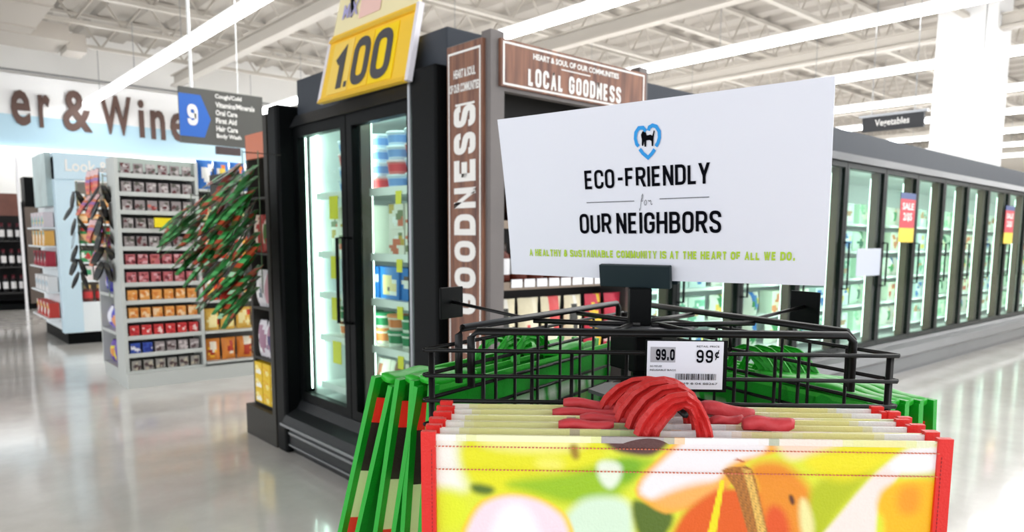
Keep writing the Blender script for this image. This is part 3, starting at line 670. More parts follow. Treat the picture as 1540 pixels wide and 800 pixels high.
# ---------------------------------------------------------------- pale grey gondola
gd = thing('gondola_shelving', 'pale grey four-sided shelving gondola full of small packs', 'shelving')
SG = SHELFG
boxo('centre_back', (1.9, 1.94, 7.45, 8.3, .1, 1.95), SG, gd)
boxo('front_back_board', (1.56, 2.75, 7.18, 7.22, .1, 1.93), SHELFD, gd)
k = MB(); k.box(1.5, 2.78, 6.88, 7.2, 0, .12); k.box(1.52, 1.9, 7.2, 7.8, 0, .12); k.build('base_deck', SG, gd)
boxo('left_upright', (1.5, 1.53, 6.93, 7.2, .12, 1.95), SG, gd); boxo('middle_upright', (2.13, 2.155, 6.93, 7.2, .12, 1.95), SG, gd)
boxo('header_panel', (1.53, 2.13, 6.97, 6.99, 1.84, 1.95), mat('header_grey', (176, 188, 180), .4), gd)
gz = [.135+i*.153 for i in range(12)]
spc = [((120, 112, 108), [(190, 180, 176), (90, 30, 30), (60, 60, 60)])]*7
for i, z in enumerate(gz):
    if i: boxo('shelf', (1.53, 2.13, 6.96, 7.18, z-.012, z), SG, gd)
    boxo('shelf_edge', (1.53, 2.13, 6.935, 6.96, z-.032, z+.004), SG, gd)
    r = 11-i
    if i == 0: b_, ac, nm = (150, 146, 140), [(80, 60, 60), (190, 180, 160)], 'grey spice packet'
    elif i == 1: b_, ac, nm = (150, 140, 140), [(90, 70, 70), (200, 190, 190)], 'grey spice packet'
    elif i == 2: b_, ac, nm = (214, 60, 60), [(240, 210, 205), (190, 30, 40)], 'red and white packet'
    elif i in (3, 4): b_, ac, nm = (232, 160, 80), [(240, 205, 160), (220, 130, 50)], 'orange seasoning packet'
    elif i in (5, 6): b_, ac, nm = (190, 100, 105), [(215, 160, 165), (120, 40, 50)], 'rose seasoning packet'
    else: b_, ac, nm = (150, 140, 140), [(195, 188, 186), (96, 40, 44), (90, 88, 80)], 'brown and grey spice packet'
    for q in range(6):
        bb, aa, n2 = b_, ac, nm
        if i == 1 and q < 2: bb, aa, n2 = (50, 80, 175), [(235, 235, 245), (30, 50, 140)], 'blue and white packet'
        if q == 2 and i in (9, 6): aa = [(200, 110, 100), (150, 60, 60)]
        product('spice_packet', 'box', (.074, .05, .088), bb, aa, 600+i*3+q % 3, f'{n2}, {ORD[q]} from left, {ORD[r]} shelf from top of grey gondola front', 'packet', (1.592+q*.096, 6.99, z+.001), 0, f'packets on {ORD[r]} gondola shelf')
# yellow shelf flag
boxo('shelf_flag', (1.78, 1.92, 6.90, 6.93, 1.375, 1.455), mat('flag_yellow', (244, 222, 20), .4), gd)
# chips part
cz = [.16, .44, .72, 1.1, 1.42, 1.72]
chips = [('orange_cracker_bag', (226, 140, 60), [(240, 230, 210), (180, 60, 40), (250, 190, 60)]), ('red_cheese_bag', (236, 190, 90), [(220, 60, 40), (250, 235, 170)]),
         ('red_pouch', (222, 80, 50), [(240, 200, 90), (240, 240, 230)]), ('red_pouch', (210, 70, 50), [(230, 210, 200), (250, 180, 60)]),
         ('green_pouch', (70, 110, 60), [(200, 60, 50), (230, 220, 160)]), ('blue_cereal_bag', (60, 120, 200), [(236, 130, 50), (240, 240, 235), (230, 200, 80)])]
for i, z in enumerate(cz):
    boxo('shelf', (2.155, 2.75, 6.9, 7.18, z-.02, z), SG, gd)
    nm, b_, ac = chips[i]
    for q in range(4):
        product(nm, 'bag', (.135, .09, .2 if i < 5 else .26), b_, ac, 700+i*4+q, f'{nm.replace("_", " ")}, {ORD[q]} from left, {["bottom", "second", "third", "fourth", "fifth", "top"][i]} shelf right of spices', 'bag', (2.235+q*.145, 7.0, z+.001), random.uniform(-.2, .2), f'bags on chip shelf {i+1}')
# left side shelves of the gondola, facing -x
sz = [.14, .46, .79, 1.11]
side = [('purple_sweet_bag', (110, 80, 170), [(235, 160, 90), (245, 245, 240), (240, 220, 60)]), ('violet_pouch', (150, 130, 200), [(236, 160, 110), (60, 60, 190), (240, 240, 250)]),
        ('deep_blue_pouch', (60, 60, 180), [(240, 170, 120), (210, 210, 240), (40, 40, 140)]), ('orange_sweet_bag', (236, 150, 90), [(160, 70, 150), (250, 220, 160)])]
for i, z in enumerate(sz):
    k = MB(); k.box(1.5, 1.88, 7.21, 7.72, z-.03, z); k.build('side_shelf', SG, gd)
    nm, b_, ac = side[i]
    for q in range(3):
        product(nm, 'bag', (.15, .1, .2), b_, ac, 760+i*3+q, f'{nm.replace("_", " ")}, {ORD[q]} from the front, {["bottom", "second", "third", "top"][i]} side shelf of grey gondola', 'bag', (1.58, 7.31+q*.155, z+.001), FX+random.uniform(-.2, .2), f'bags on gondola side shelf {i+1}')
boxo('side_back_board', (1.86, 1.89, 7.22, 7.8, .12, 1.9), mat('side_grey', (170, 174, 172), .5), gd)
boxo('side_divider', (1.5, 1.86, 7.73, 7.76, .12, 1.14), SG, gd)
boxo('side_peg_board', (1.83, 1.86, 7.22, 7.85, 1.14, 1.9), mat('peg_grey', (104, 104, 100), .5), gd)
bcols = [srgb(c) for c in ((16, 16, 17), (24, 22, 20), (60, 56, 40), (12, 12, 14))]; ocols = [srgb(c) for c in ((226, 110, 50), (210, 50, 60), (240, 200, 200), (150, 80, 170))]
BK = packet_mesh(.17, .15, bcols, 3).build('black_packet', DFILM); OK_ = packet_mesh(.21, .19, ocols, 5).build('orange_packet', FILM); ub = [0, 0]
for s, (y, z0, n_) in enumerate(((8.3, 1.72, 7), (7.2, 1.72, 6))):
    cs_ = thing('clip_strip', ['hanging strip of black packets beside the pale blue display', 'hanging strip of black packets at the gondola corner'][s], 'clip strip', (1.47, y, 0))
    boxo('strip', (-.003, 0, -.015, .015, z0-.95, z0+.1), mat('clear_strip'), cs_); boxo('hook', (0, .06, -.005, .005, z0+.08, z0+.09), STEEL, cs_)
    for q in range(n_):
        for sd in (-1, 1):
            src = BK; o = src if not ub[0] else src.copy()
            if ub[0]: COL.objects.link(o)
            ub[0] = 1; o.location = (1.455-.01*(q % 2), y+sd*.07, z0-q*.13); o.rotation_euler = (-.35*sd+random.uniform(-.2, .2), .1, FX+random.uniform(-.2, .2))
            tag(o, f'black slanting packet, {ORD[q]} from top {"left" if sd > 0 else "right"} of strip {["by blue display", "at gondola corner"][s]}', 'packet', 'black hanging packets')
for q in range(10):
    o = OK_ if not ub[1] else OK_.copy()
    if ub[1]: COL.objects.link(o)
    ub[1] = 1; o.location = (1.48, 7.45+.17*(q % 3), 1.88-.22*(q//3)); o.rotation_euler = (-.25+random.uniform(-.3, .3), .05, FX)
    pg = MB(); pg.tube([(1.83, 7.45+.17*(q % 3), 1.885-.22*(q//3)), (1.475, 7.45+.17*(q % 3), 1.885-.22*(q//3))], .004, 5); pg.build('peg', STEEL, gd)
    tag(o, f'orange and red sweet packet, {ORD[q % 3]} from front, {["top", "second", "third", "fourth"][q//3]} row on gondola side', 'packet', 'orange hanging packets')

# ---------------------------------------------------------------- pale blue display
lk = thing('blue_display', 'pale blue and white free-standing display with illustrated side by the gondola', 'display')
PB = mat('display_blue', (198, 222, 234), .5); PW = mat('display_white', (232, 238, 240), .5)
boxo('kick_base', (1.62, 2.5, 10.2, 11.7, 0, .14), BLACK, lk)
boxo('left_frame', (1.58, 1.78, 10.14, 10.3, .14, 2.2), PB, lk); boxo('lower_panel', (1.78, 2.5, 10.16, 10.3, .14, .48), PW, lk)
boxo('header', (1.58, 2.5, 10.12, 10.3, 1.95, 2.25), PB, lk); boxo('back_board', (1.78, 2.5, 10.5, 10.54, .4, 1.95), mat('display_tan', (150, 140, 130), .6), lk)
boxo('side_board', (1.62, 1.66, 10.3, 11.7, .14, 2.2), PW, lk); boxo('side_header', (1.52, 1.58, 10.3, 11.2, 1.64, 2.26), mat('photo_pale', (206, 226, 226), .5, noise=.5, nscale=3), lk)
mp = plane_map((1.58, 10.119, 1.95), (2.5, 10.119, 1.95), (1.58, 10.119, 2.25), (2.5, 10.119, 2.25), .003)
k = MB(); flat(k, fit(bfont('Look &', .02), .12, .6, .3, .75), mp); k.build('lettering', WTEXT, lk)
rows = [(.5, 'brown_jar', 'jar', (.11, .11, .2), (110, 56, 50), [(205, 60, 60), (225, 190, 120)]), (.76, 'red_white_carton', 'box', (.12, .08, .17), (236, 225, 222), [(200, 60, 80), (60, 150, 100)]),
        (.98, 'green_red_carton', 'box', (.12, .08, .13), (60, 150, 90), [(200, 50, 50), (240, 240, 230)]), (1.2, 'green_jar', 'jar', (.11, .11, .19), (60, 140, 80), [(220, 170, 120), (190, 60, 50)]),
        (1.44, 'orange_jar', 'jar', (.1, .1, .15), (226, 150, 80), [(240, 200, 150), (240, 240, 235)]), (1.64, 'orange_jar', 'jar', (.1, .1, .15), (226, 150, 80), [(235, 190, 130), (240, 240, 235)])]
for s, (z, nm, kd, dm, b_, ac) in enumerate(rows):
    boxo('shelf', (1.78, 2.5, 10.18, 10.5, z-.02, z), PW, lk)
    for q in range(5):
        product(nm, kd, dm, b_, ac, 800+s*5+q % 2, f'{nm.replace("_", " ")}, {ORD[q]} from left, {["bottom", "second", "third", "fourth", "fifth", "top"][s]} shelf of pale blue display', 'jar' if kd == 'jar' else 'box', (1.86+q*.135, 10.26, z+.001), 0, f'goods on blue display shelf {s+1}')
for s, z in enumerate((.3, .62, .92, 1.17, 1.39)):
    boxo('side_shelf', (1.46, 1.62, 10.4, 11.5, z-.02, z), PW, lk)
    cc = [((200, 60, 50), [(230, 210, 90), (240, 240, 235)]), ((235, 235, 235), [(180, 200, 210)]), ((170, 40, 60), [(240, 230, 230), (60, 40, 40)]), ((235, 180, 90), [(245, 235, 220), (90, 170, 180)]), ((225, 215, 220), [(90, 170, 180), (240, 220, 90)])][s]
    for q in range(4):
        product('side_carton', 'box', (.18, .1, .18), cc[0], cc[1], 850+s, f'small carton, {ORD[q]} from the front, {["bottom", "second", "third", "fourth", "top"][s]} side shelf of blue display', 'box', (1.54, 10.55+q*.24, z+.001), FX, f'cartons on display side shelf {s+1}')

# ---------------------------------------------------------------- wine shelving far left
wn = thing('wine_shelving', 'dark wooden wine shelving with carved end panel at far left', 'shelving')
DW = mat('dark_wood', (92, 80, 72), .5, noise=.25, nscale=3)
k = MB(); y0, y1 = 15.5, 15.62
k.box(1.95, 2.12, y0, y1, .1, 1.78); k.box(2.12, 2.4, y0, y1, 1.45, 1.78); k.box(2.12, 2.4, y0, y1, .1, .28); k.box(2.3, 2.4, y0, y1, .28, 1.45)
for za, zb in ((.3, .62), (.62, .95), (.95, 1.3)): k.hexa([(2.12, y0, za), (2.16, y0, za), (2.16, y1, za), (2.12, y1, za), (2.26, y0, zb), (2.3, y0, zb), (2.3, y1, zb), (2.26, y1, zb)])
k.build('carved_end', DW, wn)
boxo('kick_base', (-1, 2.42, 15.52, 16.6, 0, .1), BLACK, wn); boxo('side_panel', (2.38, 2.42, 15.62, 16.6, .1, 1.6), DW, wn); boxo('back_board', (-1, 2.38, 16.4, 16.45, .1, 1.9), mat('near_black', (30, 28, 28), .6), wn)
boxo('top_sign', (.9, 1.9, 15.55, 15.6, 1.62, 2.0), mat('wine_brown', (110, 66, 54), .5, noise=.4, nscale=6), wn)
boxo('black_box', (1.98, 2.35, 15.6, 16.0, 1.79, 2.3), BLACK, wn)
for s, z in enumerate((.3, .75, 1.2)):
    boxo('shelf', (-.8, 1.95, 15.6, 16.4, z-.03, z), mat('near_black'), wn)
    for q in range(8):
        product('wine_bottle', 'jar', (.08, .08, .3), (26, 26, 28), [(228, 226, 226), (90, 30, 40)], 900+q % 2, f'dark wine bottle, {ORD[7-q]} from the carved end panel, {["bottom", "middle", "top"][s]} shelf', 'bottle', (1.05+q*.115, 15.7, z+.001), 0, 'bottles in the wine shelving')
boxo('light_post', (1.84, 1.88, 15.3, 15.34, 0, 2.6), mat('pole_white', (225, 225, 228), .4), wn)

# ================================================================= the wire bag rack
SC = Vector((.598, .494, 0)); SIDE = .4244; INR = SIDE*.2887
PA = {'front': math.radians(-43.66), 'right': math.radians(76.34), 'left': math.radians(196.34)}
# for each panel: u runs along it, n points outwards
def frame(name):
    a = PA[name]; u = Vector((math.cos(a), math.sin(a), 0)); n = Vector((math.sin(a), -math.cos(a), 0))
    return SC+n*INR, u, n
rack = thing('bag_rack', 'black wire three-sided bag rack on a centre post', 'rack', SC)
def L_(p): return Vector(p)-SC
for nm in ('front', 'right', 'left'):
    m_, u, n = frame(nm)
    pan = bpy.data.objects.new('basket_panel', None); COL.objects.link(pan); pan.parent = rack
    for i in range(14):
        z = 1.2-i*.0231
        k = MB(); a_ = L_(m_-u*SIDE/2+n*.002); b_ = L_(m_+u*SIDE/2+n*.002); k.tube([(a_.x, a_.y, z), (b_.x, b_.y, z)], .002, 6)
        k.build('rail_wire', WIRE, pan, smooth=True)
    for fr in (.012, .123, .228, .313, .43, .55, .66, .745, .795, .985):
        p = L_(m_+u*SIDE*(fr-.5)-n*.002); r = .0028 if fr in (.012, .985) else .0018
        k = MB(); k.tube([(p.x, p.y, 1.2 if fr in (.012, .313, .985, .745) else 1.2), (p.x, p.y, .9)], r, 6); k.build('upright_wire', WIRE, pan, smooth=True)
    # support rod with turned-down ends, joined to the hub plate by two arms
    k = MB(); q0, q1 = L_(m_+u*SIDE*(.095-.5)-n*.010), L_(m_+u*SIDE*(.915-.5)-n*.010); zt = 1.2165
    pts = [(q0.x, q0.y, 1.165), (q0.x, q0.y, zt-.006)]; a_ = q0+u*.003; b_ = q1-u*.003
    pts += [(a_.x+u.x*.003, a_.y+u.y*.003, zt), (b_.x-u.x*.003, b_.y-u.y*.003, zt), (q1.x, q1.y, zt-.006), (q1.x, q1.y, 1.165)]
    k.tube(pts, .0037, 8); k.build('support_rod', WIRE, rack, smooth=True)
    k = MB(); c0 = L_(m_-n*.014)
    for sg in (-1, 1):
        e = c0+u*.05*sg; k.tube([(u.x*.012*sg, u.y*.012*sg, 1.212), (e.x, e.y, 1.213)], .003, 6)
    k.build('hub_arm', WIRE, rack, smooth=True)
    if nm != 'front':
        hk = bpy.data.objects.new('bag_hook', None); COL.objects.link(hk); hk.parent = rack
        ln = .137 if nm == 'left' else .118
        a_ = L_(m_); b_ = L_(m_+n*ln); k = MB()
        k.tube([(a_.x, a_.y, 1.208), ((a_.x*.7+b_.x*.3), (a_.y*.7+b_.y*.3), 1.21), (b_.x, b_.y, 1.222)], .0022, 6); k.tube([(a_.x, a_.y, 1.208), (a_.x, a_.y, 1.17)], .0022, 6); k.build('hook_wire', WIRE, hk, smooth=True)
        k = MB(); w_, h_, t_ = .022, .0195, .003; c0 = b_+Vector((0, 0, 1.221)); U = u*w_; Z = Vector((0, 0, h_)); T = n*t_
        k.hexa([c0-U-Z, c0+U-Z, c0+U-Z+T, c0-U-Z+T, c0-U+Z, c0+U+Z, c0+U+Z+T, c0-U+Z+T]); k.build('end_plate', BLACK, hk, bevel=.001)
    else:
        hk = bpy.data.objects.new('bag_hook', None); COL.objects.link(hk); hk.parent = rack
        a_ = L_(m_); b_ = L_(m_+n*.136); k = MB()
        k.tube([(a_.x, a_.y, 1.165), (b_.x, b_.y, 1.176)], .0025, 6); k.build('hook_wire', WIRE, hk, smooth=True)
k = MB()
tri = [L_(frame(nm)[0]-frame(nm)[2]*.045) for nm in ('front', 'right', 'left')]
def prism(k, pts, z0, z1):
    n = len(pts); k.add([(p[0], p[1], z0) for p in pts]+[(p[0], p[1], z1) for p in pts], [tuple(range(n))[::-1], tuple(range(n, 2*n))]+[(i, (i+1) % n, n+(i+1) % n, n+i) for i in range(n)])
hx = []
for nm in ('front', 'right', 'left'):
    m_, u, n = frame(nm); c0 = L_(SC+n*.055); hx += [c0-u*.022, c0+u*.022]
prism(k, hx, 1.2075, 1.2105); k.build('hub_plate', mat('hub_grey', (88, 90, 94), .35), rack)
k = MB(); prism(k, [h*.62 for h in hx], 1.165, 1.207); k.build('hub_block', BLACK, rack, bevel=.002)
k = MB(); prism(k, [h*1.0 for h in hx], 1.135, 1.139); k.build('lower_plate', mat('hub_grey'), rack)
m_, u, n = frame('front')
k = MB(); s_ = .0125
def sq(k, c, z0, z1, h): prism(k, [(c[0]+(u.x*a+n.x*b)*h, c[1]+(u.y*a+n.y*b)*h) for a, b in ((-1, -1), (1, -1), (1, 1), (-1, 1))], z0, z1)
sq(k, (0, 0), .03, 1.165, .0125); k.build('centre_post', BLACK, rack, bevel=.001)
k = MB()
for a in range(4):
    aa = math.radians(45+a*90); c = (math.cos(aa), math.sin(aa)); k.tube([(0, 0, .05), (c[0]*.3, c[1]*.3, .03), (c[0]*.32, c[1]*.32, .012)], .012, 6)
k.build('foot_legs', BLACK, rack)
# sign holder and sign
PT = [Vector(p) for p in ((.541, .6741, 1.4375), (.6081, .3025, 1.44), (.6462, .3206, 1.26), (.5792, .6922, 1.2575))]
sg = thing('rack_sign', 'large white card sign reading ECO-FRIENDLY for OUR NEIGHBORS on the bag rack', 'sign', (0, 0, 0))
mp = plane_map(PT[3], PT[2], PT[0], PT[1], 0)
k = MB(); na, nb = 16, 8; th = .0012
def bend(a, b): return .0035*math.sin(math.pi*a)*(1-b*.5)-.002*math.sin(math.pi*b)
V = [mp(i/na, j/nb, bend(i/na, j/nb)) for j in range(nb+1) for i in range(na+1)]
V2 = [mp(i/na, j/nb, bend(i/na, j/nb)-th) for j in range(nb+1) for i in range(na+1)]; N = len(V)
F = [(j*(na+1)+i, j*(na+1)+i+1, (j+1)*(na+1)+i+1, (j+1)*(na+1)+i) for j in range(nb) for i in range(na)]
F2 = [tuple(q+N for q in f)[::-1] for f in F]
ring = [i for i in range(na+1)]+[j*(na+1)+na for j in range(1, nb+1)]+[nb*(na+1)+i for i in range(na-1, -1, -1)]+[j*(na+1) for j in range(nb-1, 0, -1)]
F3 = [(ring[i]+N, ring[(i+1) % len(ring)]+N, ring[(i+1) % len(ring)], ring[i]) for i in range(len(ring))]
k.add(V+V2, F+F2+F3); k.build('card', PLASTW, sg, smooth=False)
mb_ = lambda h0: (lambda a, b, h=0: mp(a, b, bend(a, b)+h0+h))
ink = mb_(.0009)
k = MB(); flat(k, fit(strokes('ECO-FRIENDLY', .42, .155, .1, .3), .3105, .700, .540, .650), ink); k.build('upper_lettering', INK, sg)
k = MB(); flat(k, fit(strokes('OUR NEIGHBORS', .41, .155, .1, .2), .2845, .7315, .2745, .3955), ink); k.build('lower_lettering', INK, sg)
k = MB(); flat(k, rectf(.313, .474, .459, .464), ink); flat(k, rectf(.553, .698, .466, .471), ink)
def poly(k, pts, t, mp_, sx, sy, ox, oy):
    P = [Vector(p) for p in pts]; v, f = ribbon(P, t); flat(k, ([(ox+q.x*sx, oy+q.y*sy) for q in v], f), mp_)
cur = [(.12, -.35), (.05, -.5), (-.02, -.4), (.1, 0), (.22, .7), (.3, .95), (.36, .85), (.3, .55), (.16, .3), (.3, .3), (.42, .32)]
cur = [(.0, -.3), (.03, -.5), (.1, -.35), (.2, .2), (.32, .85), (.42, 1), (.46, .85), (.38, .6), (.2, .38), (.34, .36), (.45, .42)]
poly(k, cur, .055, ink, .05*.55, .062, .4895, .437)
poly(k, [(.1, .42), (0, .2), (.03, .02), (.15, 0), (.26, .15), (.27, .35), (.18, .45), (.1, .42)], .055, ink, .0275, .062, .5055, .437)
poly(k, [(.0, .40), (.12, .42), (.13, .3), (.3, .42), (.34, .3), (.33, .1), (.4, .02), (.5, .1)], .055, ink, .0275, .062, .517, .437)
k.build('fine_lettering', GREYI, sg)
k = MB(); flat(k, fit(strokes('A HEALTHY & SUSTAINABLE COMMUNITY IS AT THE HEART OF ALL WE DO.', .52, .24, .16, .45), .083, .9255, .128, .174), ink); k.build('lime_lettering', LIME, sg)
# heart in three broken strokes
k = MB(); asp = .378/.18
hp = lambda pts: ([(q[0], q[1]) for q in pts])
cx, cy = .5215, .790
def harc(pts): poly(k, pts, .24, ink, .040, .040*asp, cx, cy)
harc([(-.1, .60), (-.3, .84), (-.62, .84), (-.86, .58), (-.92, .2), (-.84, -.15), (-.7, -.32)])
harc([(.1, .62), (.18, .82), (.42, .92), (.7, .82), (.9, .5), (.9, .1), (.78, -.2), (.62, -.42)])
harc([(-.62, -.5), (-.4, -.78), (0, -1.1), (.3, -.85), (.52, -.6)])
k.build('heart_emblem', BLUEI, sg)
k = MB()
lion = [(-.5, .05), (-.56, .35), (-.4, .56), (-.15, .5), (-.05, .27), (.3, .3), (.45, .22), (.6, .55), (.67, .5), (.55, .05), (.5, -.42), (.36, -.42), (.36, -.1), (.2, -.03), (-.1, -.03), (-.14, -.42), (-.28, -.42), (-.3, -.08), (-.4, -.36), (-.52, -.34)]
flat(k, ([(cx+x*.034, cy+y*.034*asp*1.2+.004) for x, y in lion], [tuple(range(len(lion)))[::-1]]), ink); k.build('lion_emblem', INK, sg)
# clip and stem
U = (PT[2]-PT[3]).normalized(); Zs = (PT[0]-PT[3]).normalized(); Nn = U.cross(Zs).normalized()
hd = thing('sign_holder', 'dark slate plastic clip and stem holding the white sign', 'sign holder', (0, 0, 0))
cc = mp(.4775, .03, 0); hw = .0435
k = MB(); pz = [cc-U*hw-Zs*.0125, cc+U*hw-Zs*.0125, cc+U*hw+Zs*.0125, cc-U*hw+Zs*.0125]
k.hexa([pz[0]+Nn*.006, pz[1]+Nn*.006, pz[1]+Nn*.012, pz[0]+Nn*.012, pz[3]+Nn*.006, pz[2]+Nn*.006, pz[2]+Nn*.012, pz[3]+Nn*.012]); k.build('front_jaw', SLATE, hd, bevel=.001)
k = MB(); k.hexa([pz[0]-Nn*.006, pz[1]-Nn*.006, pz[1]-Nn*.012, pz[0]-Nn*.012, pz[3]-Nn*.006, pz[2]-Nn*.006, pz[2]-Nn*.012, pz[3]-Nn*.012][::-1]); k.build('back_jaw', SLATE, hd, bevel=.001)
pc = Vector((SC.x-.001, SC.y+.007, 0))
k = MB()
prism(k, [(pc.x+(u.x*a+n.x*b), pc.y+(u.y*a+n.y*b)) for a, b in ((-.0115, -.0115), (.0115, -.0115), (.0115, .0115), (-.0115, .0115))], 1.2107, 1.2500); k.build('stem', BLACK, hd, bevel=.001)
# price label on the front
m_, u, n = frame('front')
pl_ = thing('price_label', 'white shelf price label reading 99 cents in black frame on the rack front', 'price label', (0, 0, 0))
lc = m_+n*.007+u*.021; lw, lh = .0345, .0215; lz_ = 1.1905
def lab(a, b, h=0): return lc+u*((a-.5)*2*lw)+Vector((0, 0, lz_+(b-.5)*2*lh))+n*h
k = MB(); k.hexa([lab(-.01, -.06, 0), lab(1.04, -.06, 0), lab(1.04, -.06, .002), lab(-.01, -.06, .002), lab(-.01, 1.02, 0), lab(1.04, 1.02, 0), lab(1.04, 1.02, .002), lab(-.01, 1.02, .002)]); k.build('label_holder', BLACK, pl_)
k = MB(); k.hexa([lab(.01, .0, .002), lab(.985, .0, .002), lab(.985, .0, .003), lab(.01, .0, .003), lab(.01, 1, .002), lab(.985, 1, .002), lab(.985, 1, .003), lab(.01, 1, .003)]); k.build('label_card', PLASTW, pl_)
li = lambda a, b, h=0: lab(a, b, .0034+h)
k = MB(); flat(k, rectf(.05, .37, .56, .88), li); k.build('grey_block', mat('block_grey', (165, 165, 172), .6), pl_)
li = lambda a, b, h=0: lab(a, b, .0037+h)
k = MB(); flat(k, fit(strokes('99.0', .45, .22, .12), .12, .36, .6, .84), li); flat(k, fit(strokes('99', .5, .17, .2), .64, .85, .56, .83), li); flat(k, fit(bfont('¢', .02), .875, .93, .62, .83), li)
flat(k, fit(bfont('RETAIL PRICE'), .64, .93, .88, .92), li)
flat(k, fit(bfont('BG REUSE'), .05, .2, .46, .5), li); flat(k, fit(bfont('REUSABLE BAGS'), .05, .38, .38, .42), li)
x = .38; R = random.Random(4)
while x < .9:
    w_ = R.choice((.006, .009, .015)); flat(k, rectf(x, x+w_, .2, .33), li); x += w_+R.choice((.006, .01, .014))
flat(k, fit(bfont('06/19 8 04 88267', .0), .38, .92, .10, .145), li); flat(k, fit(bfont('12 345', .0), .2, .34, .05, .09), li)
k.build('label_print', INK, pl_)

# ---------------------------------------------------------------- shopping bags
def smooth(e0, e1, x):
    t = max(0, min(1, (x-e0)/(e1-e0))); return t*t*(3-2*t)
PS = [  # printed picture: soft patches as outlines; panel width = 1540 units, y down from the hem
 ([(-40, -50), (110, -50), (70, 30), (80, 110), (100, 190), (-40, 170)], (246, 246, 236), 35), ([(-40, 170), (90, 180), (110, 300), (-40, 320)], (226, 236, 30), 30),
 ([(75, 30), (160, 0), (500, 0), (530, 60), (500, 130), (440, 210), (300, 190), (150, 180), (85, 110)], (230, 228, 10), 22),
 ([(110, -40), (480, -40), (470, 36), (300, 52), (130, 36)], (248, 246, 160), 26), ([(320, 72), (390, 72), (390, 108), (320, 100)], (246, 242, 110), 30),
 ([(180, 150), (440, 112), (560, 60), (700, 60), (600, 140), (560, 200), (420, 215), (330, 190)], (152, 194, 6), 25), ([(110, 150), (190, 165), (170, 195), (110, 185)], (84, 112, 16), 14),
 ([(415, 26), (438, 20), (450, 60), (436, 74), (420, 60)], (160, 126, 20), 12), ([(560, 60), (650, 70), (600, 150), (560, 120)], (120, 176, 10), 18),
 ([(490, -30), (760, -30), (690, 50), (640, 58), (540, 40)], (86, 48, 46), 12), ([(505, 70), (575, 75), (580, 120), (550, 165), (520, 150), (500, 110)], (232, 242, 222), 14),
 ([(430, 220), (470, 188), (560, 182), (610, 205), (620, 280), (620, 420), (400, 420), (400, 260)], (216, 238, 212), 22), ([(600, 190), (660, 200), (760, 235), (700, 340), (640, 340)], (84, 108, 20), 14),
 ([(40, 420), (110, 225), (190, 184), (280, 182), (360, 205), (430, 262), (450, 420)], (250, 206, 40), 8), ([(60, 420), (120, 236), (200, 193), (275, 191), (350, 214), (415, 266), (430, 420)], (248, 222, 232), 14),
 ([(150, 420), (200, 218), (300, 218), (350, 420)], (252, 248, 252), 30),
 ([(595, 160), (740, 10), (780, -30), (1000, -30), (1080, 40), (960, 60), (940, 140), (740, 245), (680, 225)], (246, 176, 50), 9), ([(612, 158), (760, 15), (800, -30), (1000, -30), (1040, 40), (900, 75), (880, 140), (760, 170), (680, 203)], (242, 238, 240), 15),
 ([(660, 196), (800, 140), (890, 138), (900, 170), (740, 236)], (246, 176, 90), 24), ([(700, 420), (760, 242), (830, 185), (900, 145), (1100, 180), (1140, 420)], (226, 92, 6), 16),
 ([(960, 80), (1060, 60), (1130, 110), (1200, 200), (1180, 420), (1040, 420), (1000, 160)], (234, 142, 24), 24), ([(1010, -40), (1290, -40), (1250, 20), (1130, 60), (1080, 60)], (248, 222, 200), 22),
 ([(1180, 120), (1380, 30), (1340, 110), (1210, 271), (1190, 420), (1150, 200)], (184, 194, 0), 20), ([(1120, 60), (1250, 20), (1480, -40), (1400, 60), (1290, 130), (1200, 120)], (238, 226, 10), 25),
 ([(1005, -20), (1085, -20), (1045, 18)], (40, 112, 24), 8), ([(1020, 200), (1100, 220), (1120, 420), (1020, 420)], (226, 84, 20), 18), ([(1125, 180), (1158, 190), (1186, 300), (1140, 320)], (240, 232, 160), 14),
 ([(1094, 176), (1108, 172), (1118, 200), (1106, 208)], (84, 36, 10), 6), ([(1215, 285), (1350, 100), (1450, 20), (1480, 20), (1420, 120), (1360, 200), (1380, 420), (1100, 420)], (248, 230, 222), 9),
 ([(1390, 70), (1480, 0), (1580, 20), (1580, 90), (1420, 108)], (246, 246, 248), 18), ([(1385, 130), (1520, 115), (1580, 130), (1580, 420), (1380, 420), (1400, 250), (1360, 210)], (248, 186, 10), 16), ([(1425, 140), (1500, 135), (1500, 230), (1430, 230)], (246, 156, 20), 22),
 ([(918, 64), (935, 61), (956, 70), (953, 75), (934, 67)], (190, 90, 40), 2), ([(884, 128), (897, 132), (862, 420), (826, 420)], (238, 222, 4), 2),
 ([(888, 98), (905, 90), (960, 84), (978, 92), (994, 130), (1032, 280), (1070, 420), (1010, 420), (970, 280), (932, 160)], (170, 106, 36), 2.5), ([(950, 92), (976, 98), (990, 140), (1028, 280), (1060, 420), (1030, 420), (1000, 270), (975, 170)], (222, 176, 84), 4)]
def chaikin(p):
    q = []
    for i in range(len(p)):
        a, b = p[i], p[(i+1) % len(p)]; q += [(a[0]*.75+b[0]*.25, a[1]*.75+b[1]*.25), (a[0]*.25+b[0]*.75, a[1]*.25+b[1]*.75)]
    return q
PS = [((chaikin(chaikin(p)) if i < len(PS)-4 else p), c, s_) for i, (p, c, s_) in enumerate(PS)]
